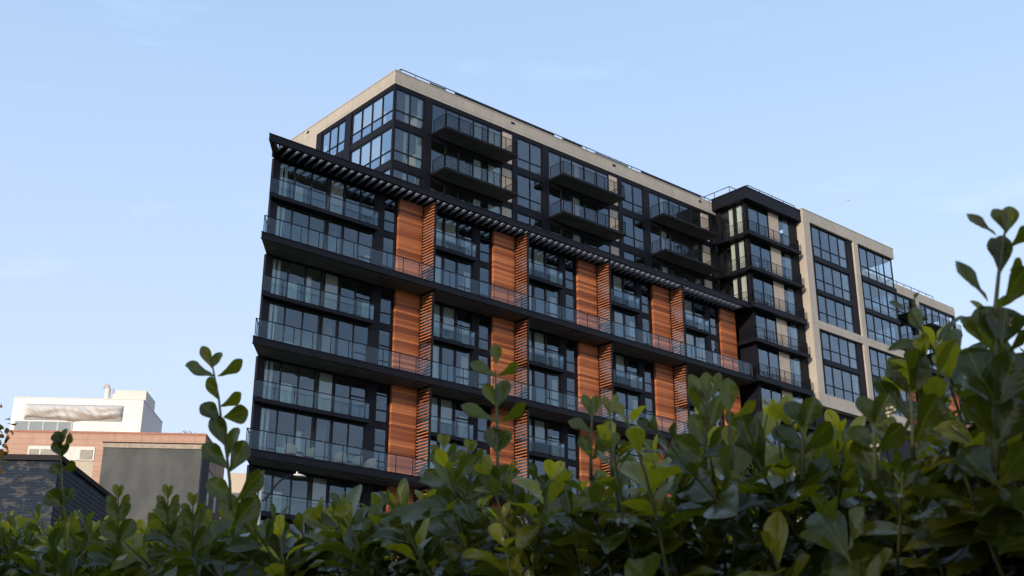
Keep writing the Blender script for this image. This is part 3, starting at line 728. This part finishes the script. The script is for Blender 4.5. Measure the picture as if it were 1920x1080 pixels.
# dark blue painted house
e = nb('blue_house', -22, 40, 'old house with dark blue boards coloured with peeling paint and sun dapples, lower left in front of the other buildings')
m = MB(); m.box(0, 9.9, 0, 7.5, 0, 10.1); npart('wall', e, m, blotch('peeling_sun_dappled_blue', (.012,.022,.040), (.022,.034,.055), 2, (1,1,6), .4, .6, .7, (.085,.08,.08)))  # pale patches: peeling paint and tree-dappled sunlight, both put into the colour
m = MB(); m.box(-.1, 10.0, -.1, 7.6, 10.1, 10.28); npart('roof_edge', e, m, MT['dark'])
m = MB()
for i in range(60): m.box(9.901, 9.93, .05, 7.45, .1+i*.165, .1+i*.165+.14)
npart('side_boards', e, m, pmat('side_board_paint', (.030,.032,.042), .8, 0, .3, 3))
# cream building far off
e = nb('cream_building', -19.2, 118, 'plain cream building seen in the gap beside the dark block corner')
m = MB(); m.box(0, 14, 0, 12, 0, 25.8); npart('wall', e, m, pmat('cream_render', (.66,.55,.43), .85, 0, .05, .6))
m = MB(); m.box(2.0, 3.4, 2, 3.2, 25.8, 26.25); npart('rooftop_unit', e, m, MT['grey'])

# ------------------------------------------------------------------ street lamp
def at(px, py, D):      # point on the ray through a photo pixel, D metres away horizontally
    d = fw + r2*((px-960)/FPX) - u2*((py-540)/FPX); return CAM + d*(D/hypot(d.x, d.y))
pb = at(487, 950, 42); hd = at(556, 890, 42.3)
lamp = empty('street_lamp', (pb.x, pb.y, 0)); tag(lamp, 'slim street lamp with a curved dark arm and flat pale head before the dark block', 'street lamp')
arm0 = at(489, 928, 42); rel = lambda p: (p.x-pb.x, p.y-pb.y, p.z)
s = MB(); s.tube([(0,0,0),(0,0,1),(0,0,arm0.z+.55)], [.12,.08,.055], 10); put('pole', s.mesh('pole', pmat('galvanised', (.33,.33,.33), .4, .6)), lamp)
P = [at(x, y, 42+(x-489)*.004) for x, y in ((490,940),(497,936),(507,925),(516,911),(527,900),(540,893),(550,891))]
s = MB(); s.tube([rel(p) for p in P], .032, 8); put('arm', s.mesh('arm', MT['dark'], True), lamp)
dirn = (hd-P[-1]); dirn.z = 0; dirn.normalize(); sd_ = Vector((-dirn.y, dirn.x, 0)); s = MB(); n = 14
hc = Vector(rel(P[-1])); prof = [(0,.04,.03),(.08,.08,.06),(.22,.14,.075),(.36,.13,.05),(.47,.06,.02)]
rings = [[hc+dirn*a+sd_*(b*cos(2*pi*i/12))+Vector((0,0,c*(sin(2*pi*i/12) if sin(2*pi*i/12) > 0 else .35*sin(2*pi*i/12)))) for i in range(12)] for a, b, c in prof]
for A_, B_ in zip(rings[:-1], rings[1:]):
    for i in range(12): s.quad(A_[i], A_[(i+1) % 12], B_[(i+1) % 12], B_[i])
s.quad(*rings[0]); s.quad(*rings[-1])
put('lamp_head', s.mesh('lamp_head', MT['white'], True), lamp)
s = MB(); s.tube([hc+dirn*.14+Vector((0,0,.05)), hc+dirn*.14+Vector((0,0,.14))], .03, 8); put('light_sensor', s.mesh('light_sensor', MT['white']), lamp)

# ------------------------------------------------------------------ aeroplane
ap = at(1590, 375, 5200); pl = empty('aeroplane', ap, radians(200)); tag(pl, 'tiny white aeroplane in the open sky above the beige wing', 'aeroplane')
s = MB(); s.tube([(-17,0,0),(-15,0,0),(-8,0,0),(10,0,0),(15,0,.6),(18,0,1.2)], [.4,1.6,2,2,1.3,.3], 10); put('fuselage', s.mesh('fuselage', MT['white'], True), pl)
for sg in (-1, 1):
    s = MB(); s.prism([(-3, sg*1.5), (3, sg*1.5), (7, sg*16), (5, sg*16)][::sg], -.6, -.2); put('wing', s.mesh('wing', MT['white']), pl)
    s = MB(); s.tube([(-3, sg*5.5, -1.6), (1, sg*5.5, -1.6)], 1, 10); put('engine', s.mesh('engine', MT['grey']), pl)
s = MB(); s.prism([(13, -.2), (17.5, -.2), (17.5, .2), (13, .2)], .8, 6); put('tail_fin', s.mesh('tail_fin', MT['white']), pl)

# ------------------------------------------------------------------ leaves
def leaf_mat(name, dark, light, yellow):
    m, n, o = new_mat(name); l = n.links.new
    at_ = node(n, 'ShaderNodeAttribute', _attribute_name='tone'); sp = node(n, 'ShaderNodeSeparateColor'); l(at_.outputs['Color'], sp.inputs[0])
    r = node(n, 'ShaderNodeValToRGB'); e = r.color_ramp.elements
    e[0].position = 0; e[0].color = dark+(1,); e[1].position = 1; e[1].color = yellow+(1,); q = e.new(.55); q.color = light+(1,)
    l(sp.outputs[0], r.inputs[0])
    # pale midrib and a little blotching
    rib = node(n, 'ShaderNodeMath', _operation='LESS_THAN'); rib.inputs[1].default_value = .055; l(sp.outputs[1], rib.inputs[0])
    g = node(n, 'ShaderNodeNewGeometry'); z = node(n, 'ShaderNodeTexNoise', Scale=60, Detail=4); l(g.outputs['Position'], z.inputs[0])
    va = node(n, 'ShaderNodeMath', _operation='MULTIPLY_ADD'); va.inputs[1].default_value = 7; l(sp.outputs[2], va.inputs[0])      # side veins
    vb = node(n, 'ShaderNodeMath', _operation='MULTIPLY'); vb.inputs[1].default_value = -2.4; l(sp.outputs[1], vb.inputs[0]); l(vb.outputs[0], va.inputs[2])
    vf_ = node(n, 'ShaderNodeMath', _operation='FRACT'); l(va.outputs[0], vf_.inputs[0])
    vp = node(n, 'ShaderNodeMath', _operation='PINGPONG'); vp.inputs[1].default_value = .5; l(vf_.outputs[0], vp.inputs[0])
    vbump = node(n, 'ShaderNodeBump', Strength=.22, Distance=.001); l(vp.outputs[0], vbump.inputs['Height'])
    mr = node(n, 'ShaderNodeMapRange'); mr.inputs['To Min'].default_value = .7; mr.inputs['To Max'].default_value = 1.3; l(z.outputs[0], mr.inputs[0])
    sc = node(n, 'ShaderNodeVectorMath', _operation='SCALE'); l(r.outputs[0], sc.inputs[0]); l(mr.outputs[0], sc.inputs['Scale'])
    mxr = node(n, 'ShaderNodeMixRGB'); mxr.inputs[2].default_value = tuple(c*1.4 for c in light)+(1,)
    mu = node(n, 'ShaderNodeMath', _operation='MULTIPLY'); mu.inputs[1].default_value = .6; l(rib.outputs[0], mu.inputs[0]); l(mu.outputs[0], mxr.inputs[0]); l(sc.outputs[0], mxr.inputs[1])
    # brown scorched spots
    zs = node(n, 'ShaderNodeTexNoise', Scale=38, Detail=3); l(g.outputs['Position'], zs.inputs[0]); gs = node(n, 'ShaderNodeMapRange'); gs.inputs['From Min'].default_value = .66; gs.inputs['From Max'].default_value = .71; gs.inputs['To Max'].default_value = .8
    l(zs.outputs[0], gs.inputs[0]); mb_ = node(n, 'ShaderNodeMixRGB'); mb_.inputs[2].default_value = (.12,.075,.025,1); l(gs.outputs[0], mb_.inputs[0]); l(mxr.outputs[0], mb_.inputs[1]); mxr = mb_
    # underside is paler and dull
    bf = node(n, 'ShaderNodeMixRGB'); l(g.outputs['Backfacing'], bf.inputs[0]); l(mxr.outputs[0], bf.inputs[1])
    pal = node(n, 'ShaderNodeMixRGB'); pal.inputs[0].default_value = .45; pal.inputs[2].default_value = (.11,.15,.06,1); l(mxr.outputs[0], pal.inputs[1]); l(pal.outputs[0], bf.inputs[2])
    b = node(n, 'ShaderNodeBsdfPrincipled'); b.inputs['Specular IOR Level'].default_value = .5; l(bf.outputs[0], b.inputs['Base Color']); l(vbump.outputs[0], b.inputs['Normal'])
    ro = node(n, 'ShaderNodeMapRange'); ro.inputs['To Min'].default_value = .20; ro.inputs['To Max'].default_value = .6; l(g.outputs['Backfacing'], ro.inputs[0]); l(ro.outputs[0], b.inputs['Roughness'])
    t = node(n, 'ShaderNodeBsdfTranslucent'); tcx = node(n, 'ShaderNodeVectorMath', _operation='MULTIPLY'); tcx.inputs[1].default_value = (1.9, 1.9, .6); l(mxr.outputs[0], tcx.inputs[0]); l(tcx.outputs[0], t.inputs[0])
    x = node(n, 'ShaderNodeMixShader'); x.inputs[0].default_value = .42; l(b.outputs[0], x.inputs[1]); l(t.outputs[0], x.inputs[2]); l(x.outputs[0], o.inputs[0])
    return m
NT, NS = 9, 5
def leaf_template():
    ts = np.array([0, .14, .30, .46, .61, .75, .87, .96, 1.0]); ss = np.linspace(-1, 1, NS)
    wv = np.array([.05, .27, .57, .84, .99, .95, .71, .37, .02])[:NT]
    V = []; rib = []
    for i, t in enumerate(ts):
        for s in ss: V.append((t, s*wv[i], abs(s))); rib.append(abs(s)*wv[i])
    F = []
    for i in range(NT-1):
        for k in range(NS-1):
            a = i*NS+k; F.append((a, a+1, a+NS+1, a+NS))
    return np.array(V), np.array(F), np.array(rib)
LV, LF, LR = leaf_template()
class Leaves:
    def __init__(s): s.v = []; s.f = []; s.c = []; s.n = 0
    def add(s, base, d, nrm, length, width, tone, fold=.35, curl=.25, wave=0):
        d = d/np.linalg.norm(d); side = np.cross(d, nrm); side /= (np.linalg.norm(side)+1e-9); nn = np.cross(side, d)
        t = LV[:,0]; q = LV[:,1]*width/2
        up_ = np.abs(q)*fold - curl*length*(t**2) + wave*length*.06*np.sin(t*9+LV[:,1]*2)
        P = base + np.outer(t*length, d) + np.outer(q, side) + np.outer(up_, nn)
        s.v.append(P); s.f.append(LF+s.n); s.n += len(P)
        s.c.append(np.stack([np.full(len(P), tone), LR, LV[:,0], np.ones(len(P))], 1))
    def mesh(s, name, mat):
        v = np.concatenate(s.v); f = np.concatenate(s.f); c = np.concatenate(s.c)
        me = bpy.data.meshes.new(name); me.vertices.add(len(v)); me.vertices.foreach_set('co', v.astype(np.float32).ravel())
        me.loops.add(f.size); me.loops.foreach_set('vertex_index', f.ravel().astype(np.int32))
        me.polygons.add(len(f)); me.polygons.foreach_set('loop_start', np.arange(0, f.size, 4, dtype=np.int32))
        me.polygons.foreach_set('use_smooth', np.ones(len(f), bool))
        me.update(calc_edges=True); a = me.color_attributes.new('tone', 'FLOAT_COLOR', 'POINT'); a.data.foreach_set('color', c.astype(np.float32).ravel())
        me.materials.append(mat); me.validate(); return me
hedge_leaf = leaf_mat('hedge_leaf', (.026,.037,.006), (.098,.108,.012), (.38,.33,.028))
twig = pmat('green_stem', (.09,.10,.035), .7, 0, .2, 30); bark = pmat('brown_stem', (.07,.055,.04), .9, 0, .3, 20)

CH = np.array([CAM.x, CAM.y, 0.]); FWh = np.array([sin(YAW), cos(YAW), 0]); RTh = np.array([cos(YAW), -sin(YAW), 0])
def loc2(r_, f_, z=0): return CH + RTh*r_ + FWh*f_ + np.array([0, 0, z])
hedge = empty('hedge', loc2(-.35, 2.0)); HL = np.array(hedge.location)
tag(hedge, 'dark glossy evergreen hedge with young shoots filling the foreground', 'hedge')
Lh = Leaves(); St = MB(); Zv = np.array([0, 0, 1.])
A0 = np.array([-2.6, 3.69]); A1 = np.array([1.35, .51]); dl = A1-A0; LEN = np.linalg.norm(dl); dl = dl/LEN; nl = np.array([-dl[1], dl[0]])
if nl @ np.array([0, 1.]) < 0: nl = -nl                    # away from the camera
def shoot(base, top, lmax, tone0, leaves, stems, gap=.030, phase=None, tipyoung=.5, tilt=None, dens=1.0, sr=.0022, kmin=0):
    base = np.array(base, float); top = np.array(top, float); ax = top-base; Ls = np.linalg.norm(ax); ax /= Ls
    bend = rng.normal(0, .05, 3)*Ls; bend[2] = 0
    P = lambda t: base+(top-base)*t+bend*(t*(1-t))*1.5
    stems.tube([tuple(P(t)-HL) for t in (0, .25, .5, .75, 1)], [sr*1.3, sr*1.2, sr, sr*.8, sr*.5], 5)
    n = max(2, int(Ls/gap)); a0 = rng.uniform(0, 2*pi) if phase is None else phase
    e1 = np.cross(ax, [.3, .2, .9]); e1 /= np.linalg.norm(e1); e2 = np.cross(ax, e1)
    for i in range(n):
        t = 1-(i+.15)*gap/Ls*(1+.1*rng.normal())
        if t < kmin: break
        p = P(max(0, t)); az = a0+(i % 2)*pi/2+rng.normal(0, .25)
        sz = lmax*min(1, .45+.22*i)*rng.uniform(.62, 1.18)
        el = radians(min(78, 22+13*i)*rng.uniform(.75, 1.2))
        for sg in (0, pi):
            if rng.random() > dens: continue
            rad = e1*cos(az+sg)+e2*sin(az+sg)
            d = ax*cos(el)+rad*sin(el); d = d+rng.normal(0, .12, 3)
            nrm = ax*sin(el)-rad*cos(el)+rng.normal(0, .15, 3)
            tone = np.clip(tone0+tipyoung*math.exp(-i*.7)+rng.normal(0, .10), 0, 1)
            leaves.add(p-HL+rad*.004, d, nrm, sz, sz*rng.uniform(.47, .63), tone, rng.uniform(.15, .6), rng.uniform(.0, .35), rng.uniform(-1, 1))
def ztop(u_):          # the hedge has not been clipped level: it rises towards the right
    return float(np.interp(u_, TU, TZ))
TU, TZ = [], []
for px_, py_ in ((-300,1010),(0,1008),(500,1018),(720,1008),(800,970),(1000,968),(1200,918),(1400,862),(1550,832),(1680,872),(1790,828),(1850,725),(1920,655),(2100,650)):
    d_ = fw+r2*((px_-960)/FPX)-u2*((py_-540)/FPX); dr = np.array([d_.x*RTh[0]+d_.y*RTh[1], d_.x*FWh[0]+d_.y*FWh[1]])
    q_ = A0+nl*.2; sol = np.linalg.solve(np.array([dr, -dl]).T, q_); TU.append(sol[1]); TZ.append(CAM.z+d_.z*sol[0])
def in_line(u_, v_, z):
    q = A0+dl*u_+nl*v_; return loc2(q[0], q[1], z)
NSH = 950
for i in range(NSH):
    u_ = rng.uniform(0, LEN); v_ = rng.uniform(0, .75)**1.0
    z1 = ztop(u_) + v_*.06 - rng.gamma(1.2, .035) + .01
    z0 = z1-rng.uniform(.18, .32)
    b = in_line(u_+rng.normal(0, .06), v_+rng.uniform(0, .10), z0); t = in_line(u_, v_-rng.uniform(-.02, .10), z1)
    tn = rng.choice([.12, .32, .62], p=[.40, .35, .25])
    shoot(b, t, rng.uniform(.062, .086), tn, Lh, St, rng.uniform(.028, .040), tipyoung=rng.uniform(.1, .5))
for i in range(900):      # shoots growing out of the near face
    u_ = rng.uniform(0, LEN); z0 = rng.uniform(1.2, ztop(u_)-.06); v_ = rng.uniform(.02, .28)
    out_ = rng.uniform(.05, .17); b = in_line(u_, v_+.1, z0-.08); t = in_line(u_+rng.normal(0, .07), v_-out_, min(z0+rng.uniform(.03, .13), ztop(u_)+.01))
    tn = rng.choice([.08, .28, .58], p=[.45, .35, .20])
    shoot(b, t, rng.uniform(.062, .088), tn, Lh, St, rng.uniform(.026, .036), tipyoung=rng.uniform(.0, .35))
for i in range(420):      # older growth below
    u_ = rng.uniform(0, LEN); z0 = rng.uniform(.1, 1.2); v_ = rng.uniform(.0, .7)
    shoot(in_line(u_, v_, z0), in_line(u_+rng.normal(0, .1), v_-.1, z0+.2), .06, .1, Lh, St, .05, tipyoung=.1)
Bk = MB()
for i in range(26):
    u_ = LEN*(i+.5)/26; v_ = .38+rng.normal(0, .08)
    p = [in_line(u_+rng.normal(0, .02*k), v_+rng.normal(0, .03*k), .45*k)-HL for k in range(5)]
    Bk.tube([tuple(q) for q in p], [.02, .016, .012, .009, .005], 6)
    for k in range(5):
        q0 = p[2+k % 2]; Bk.tube([tuple(q0), tuple(q0+np.array([rng.normal(0, .15), rng.normal(0, .15), .45]))], [.007, .003], 5)
put('foliage', Lh.mesh('foliage', hedge_leaf), hedge); put('twig', St.mesh('twig', twig, True), hedge); put('stem', Bk.mesh('stem', bark, True), hedge)

# tall young shoots, each leaf placed by hand: (base xy, tip xy, width, tone, facing) in photo pixels at distance D
def V3(px, py, D): return np.array(at(px, py, D))
def hand_shoot(D, stem, lv, rad=.0022):
    Lc = Leaves(); S = MB(); pts = [V3(x, y, D) for x, y in stem]; b0 = pts[0]
    n = len(pts); S.tube([tuple(p-b0) for p in pts], [rad*(1.25-.75*i/(n-1)) for i in range(n)], 6)
    view = np.array(fw)
    for L_ in lv:
        (bx, by), (tx, ty), wpx, tone, roll = L_[:5]; dd = L_[5] if len(L_) > 5 else 0
        p0 = V3(bx, by, D); p1 = V3(tx, ty, D+dd); d = p1-p0; ln = np.linalg.norm(d)
        side = np.cross(d/ln, -view); side /= np.linalg.norm(side)
        nrm = -view*cos(roll)+side*sin(roll)
        k = D/FPX*1.02
        Lc.add(p0-b0, d, nrm, ln, wpx*k*.92/max(.25, abs(cos(roll))), tone, .35, L_[6] if len(L_) > 6 else .06, .6)
    sh = put('shoot', S.mesh('shoot', twig, True), hedge, tuple(b0-HL)); put('leaves', Lc.mesh('leaves', hedge_leaf), sh)
# left tall shoot
hand_shoot(1.75, [(432,955),(431,905),(425,850),(415,790),(410,745),(402,705),(396,672)], [
    ((397,690),(379,648),22,.62,.3), ((398,692),(414,660),24,.55,-.5), ((402,706),(343,692),24,.38,.9,-.02,-.12), ((408,705),(457,676),24,.5,.7,.0,.1),
    ((408,748),(392,706),28,.55,-.2), ((412,762),(453,737),24,.52,.8), ((413,790),(377,757),30,.16,.6), ((419,782),(466,772),40,.42,.2),
    ((424,838),(400,778),36,.18,.2), ((428,860),(443,800),34,.5,-.4,.01), ((430,885),(461,826),38,.22,.4), ((428,880),(378,836),30,.22,.7,0,-.1),
    ((435,945),(390,898),34,.45,.6), ((442,940),(495,884),36,.2,.5,0,.12), ((440,985),(425,925),40,.5,.1), ((436,990),(480,935),44,.2,.3)])
# second small shoot at far left
hand_shoot(2.35, [(118,975),(117,930),(115,880),(113,845),(112,828)], [
    ((113,838),(106,808),20,.2,.3), ((114,838),(124,803),18,.28,-.5), ((112,838),(98,815),10,.2,1.0), ((117,842),(134,812),8,.35,1.2),
    ((115,856),(103,826),24,.16,.1), ((117,857),(127,832),20,.08,-.4), ((115,892),(96,872),22,.18,.6), ((117,880),(142,868),20,.2,.6), ((118,950),(88,922),38,.15,.3), ((119,948),(135,915),34,.1,-.3)])
# middle shoot
hand_shoot(1.6, [(935,925),(933,860),(932,790),(930,735),(929,695)], [
    ((930,684),(929,646),26,.5,.1), ((929,705),(880,686),22,.4,.9,0,-.1), ((932,704),(972,682),22,.42,.8,0,.1), ((930,762),(908,718),26,.55,.1), ((932,765),(950,712),34,.2,-.3),
    ((930,790),(862,768),24,.38,.8,0,-.14), ((936,790),(988,757),26,.36,.7,0,.12), ((932,850),(922,800),42,.12,.0), ((934,850),(952,806),36,.25,-.5), ((936,925),(905,870),44,.4,.2)])
hand_shoot(1.55, [(1108,900),(1108,850),(1109,800),(1110,778)], [
    ((1110,785),(1094,738),20,.52,.3), ((1111,785),(1120,740),24,.5,-.3), ((1110,812),(1066,788),22,.4,.8), ((1113,810),(1150,786),22,.45,.8), ((1109,860),(1090,815),30,.3,.2), ((1110,862),(1135,820),30,.25,.4)])
hand_shoot(1.5, [(1148,900),(1146,860),(1144,800),(1143,770)], [((1143,780),(1133,742),16,.6,.3), ((1144,782),(1156,738),16,.65,-.3), ((1145,850),(1185,830),20,.4,.6), ((1146,852),(1120,815),24,.35,.4)])
hand_shoot(1.4, [(1322,880),(1322,820),(1326,760),(1326,735)], [
    ((1322,760),(1294,700),26,.42,.3), ((1324,755),(1325,697),30,.5,.1), ((1328,755),(1350,698),22,.45,-.4), ((1322,800),(1296,715),32,.5,.4), ((1326,812),(1352,740),34,.36,-.2),
    ((1322,870),(1262,820),56,.3,.2), ((1322,840),(1300,775),44,.42,.0), ((1326,860),(1370,800),42,.2,-.3)])
hand_shoot(1.3, [(1372,880),(1370,830),(1368,790),(1368,770)], [((1364,780),(1366,708),38,.55,.0), ((1374,782),(1418,752),24,.62,.6), ((1368,845),(1368,796),36,.7,.0), ((1370,900),(1378,835),70,.35,.1)])
# tall shoot at the right edge
hand_shoot(1.12, [(1868,760),(1868,640),(1866,580),(1872,520),(1880,460),(1886,425)], [
    ((1886,437),(1865,390),34,.40,.1), ((1887,437),(1896,386),34,.55,-.3), ((1868,442),(1807,409),26,.42,.8,0,-.12), ((1893,462),(1924,424),34,.22,.7), ((1878,508),(1862,444),38,.16,.0), 
    ((1874,515),(1880,440),40,.12,-.3), ((1893,508),(1914,484),24,.4,.5), ((1879,575),(1925,500),56,.32,.3), ((1852,565),(1783,498),34,.26,.7,0,-.12),
    ((1868,650),(1848,572),80,.14,.1), ((1876,650),(1888,576),70,.10,-.3), ((1882,668),(1925,616),26,.14,.7), ((1840,640),(1800,590),28,.3,.6), ((1838,640),(1840,568),12,.15,1.1), ((1870,760),(1812,650),84,.10,.2), ((1872,760),(1905,660),84,.12,-.1)])
hand_shoot(1.25, [(1712,860),(1710,780),(1706,720)], [
    ((1706,738),(1660,692),30,.3,.6), ((1706,732),(1722,652),56,.34,.3), ((1704,740),(1738,640),20,.25,1.0), ((1709,745),(1675,702),28,.35,.5), ((1716,735),(1724,688),44,.5,.1), ((1712,800),(1640,702),40,.16,.5,0,.1), ((1714,830),(1760,740),70,.22,.2)])
hand_shoot(1.15, [(1868,880),(1866,800),(1862,730),(1860,690)], [
    ((1860,708),(1826,646),44,.3,.5), ((1860,708),(1886,636),50,.22,.1), ((1862,760),(1806,708),46,.35,.7,0,.1), ((1864,765),(1920,708),52,.15,.5), ((1866,830),(1820,740),70,.4,.2), ((1868,835),(1912,746),74,.2,-.3),
    ((1868,910),(1800,840),72,.12,.4), ((1868,910),(1935,830),76,.3,.3)], .0026)
hand_shoot(1.2, [(1640,900),(1640,840),(1638,790)], [
    ((1638,800),(1612,742),40,.3,.3), ((1638,800),(1668,738),44,.2,-.2), ((1640,850),(1590,800),44,.45,.6), ((1640,850),(1694,795),48,.15,.4), ((1640,895),(1610,820),60,.25,.1)], .0026)
hand_shoot(1.3, [(1505,900),(1505,840),(1506,790)], [
    ((1506,805),(1476,752),42,.15,.4), ((1506,805),(1530,745),44,.35,-.2), ((1505,850),(1450,800),46,.12,.6), ((1506,850),(1560,792),46,.28,.4), ((1505,898),(1490,820),60,.4,.1)], .0026)
for D_, x_, y_ in ((1.7, 832, 820), (1.65, 882, 830), (1.95, 222, 915), (2.0, 315, 915), (1.9, 362, 930)):
    sc = 1.7/D_*1.0
    hand_shoot(D_, [(x_, y_+110), (x_-1, y_+50), (x_, y_+14)], [
        ((x_, y_+22), (x_-8*sc, y_-8), 15*sc, .65, .3), ((x_, y_+22), (x_+9*sc, y_-6), 15*sc, .6, -.3), ((x_, y_+38), (x_-24*sc, y_+14), 16*sc, .5, .5), ((x_, y_+38), (x_+24*sc, y_+12), 16*sc, .45, .6),
        ((x_, y_+66), (x_-20*sc, y_+24), 28*sc, .4, .2), ((x_, y_+68), (x_+22*sc, y_+26), 28*sc, .35, -.2), ((x_, y_+105), (x_-34*sc, y_+60), 36*sc, .3, .3), ((x_, y_+105), (x_+32*sc, y_+58), 36*sc, .22, .3)])

# ------------------------------------------------------------------ trees
def tree(name, loc, h, cr, cz, label, nleaf, lsz, tones, mat, trunk_r=.16, squash=.8):
    t = empty(name, loc); tag(t, label, 'tree'); T = MB(); Lf = Leaves(); 
    T.tube([(0,0,0),(.05,0,cz*.5),(0,.06,cz)], [trunk_r, trunk_r*.8, trunk_r*.55], 10)
    cl = []
    for i in range(26):
        a = rng.uniform(0, 2*pi); e_ = rng.uniform(-.5, 1.3); rr = cr*rng.uniform(.45, .85)
        c = np.array([cos(a)*cos(e_)*rr, sin(a)*cos(e_)*rr, cz+sin(e_)*rr*squash]); cl.append(c)
        T.tube([(0, 0, cz*.75), tuple(np.array([0, 0, cz*.8])*.5+c*.5), tuple(c)], [trunk_r*.4, trunk_r*.22, .015], 6)
    for i in range(nleaf):
        c = cl[rng.integers(len(cl))]; p = c+rng.normal(0, cr*.20, 3); d = rng.normal(0, 1, 3); d[2] -= .3
        Lf.add(p, d, rng.normal(0, 1, 3), lsz*rng.uniform(.7, 1.2), lsz*.6, np.clip(rng.choice(tones)+rng.normal(0, .08), 0, 1))
    put('trunk', T.mesh('trunk', bark, True), t); put('crown', Lf.mesh('crown', mat), t)
    return t
# unseen tree added behind the photographer's left shoulder to keep the hedge in shade
hc_ = loc2(-.2, 1.9); dS = 8.0
tp = hc_ + np.array([-sin(SUN_A), -cos(SUN_A), 0])*dS
tree('added_shade_tree', (tp[0], tp[1], 0), 8, 3.2, 4.7, 'dense green tree added out of view to shade the hedge', 9500, .28, [.1, .3], hedge_leaf, .2)
# tree whose twigs enter at the left edge
aut = leaf_mat('autumn_leaf', (.035,.04,.01), (.16,.11,.02), (.42,.14,.02))
pt = at(-96, 838, 30)
tree('young_tree', (pt.x, pt.y, 0), 9, 1.35, pt.z, 'tree with orange and olive leaves poking in at the left edge', 900, .17, [.1, .5, .9], aut, .1)
# grasses planted on the terracotta building's roof
pr = site(-33.1+13.8, 95+2.4); e = empty('roof_plant', (pr.x, pr.y, 24.2)); tag(e, 'sparse dark rooftop shrub at the right end of the terracotta roof', 'plant')
Lf = Leaves(); T = MB()
for i in range(16):
    a = rng.normal(0, .45); b_ = rng.normal(0, .3); T.tube([(a*.4, b_*.4, -.15), (a, b_, .45+rng.uniform(0, .3))], .012, 4)
    for k in range(4): Lf.add(np.array([a, b_, .3+.1*k]), rng.normal(0, 1, 3), rng.normal(0, 1, 3), .14, .06, .1)
put('stem', T.mesh('stem', bark), e); put('leaves', Lf.mesh('leaves', hedge_leaf), e)
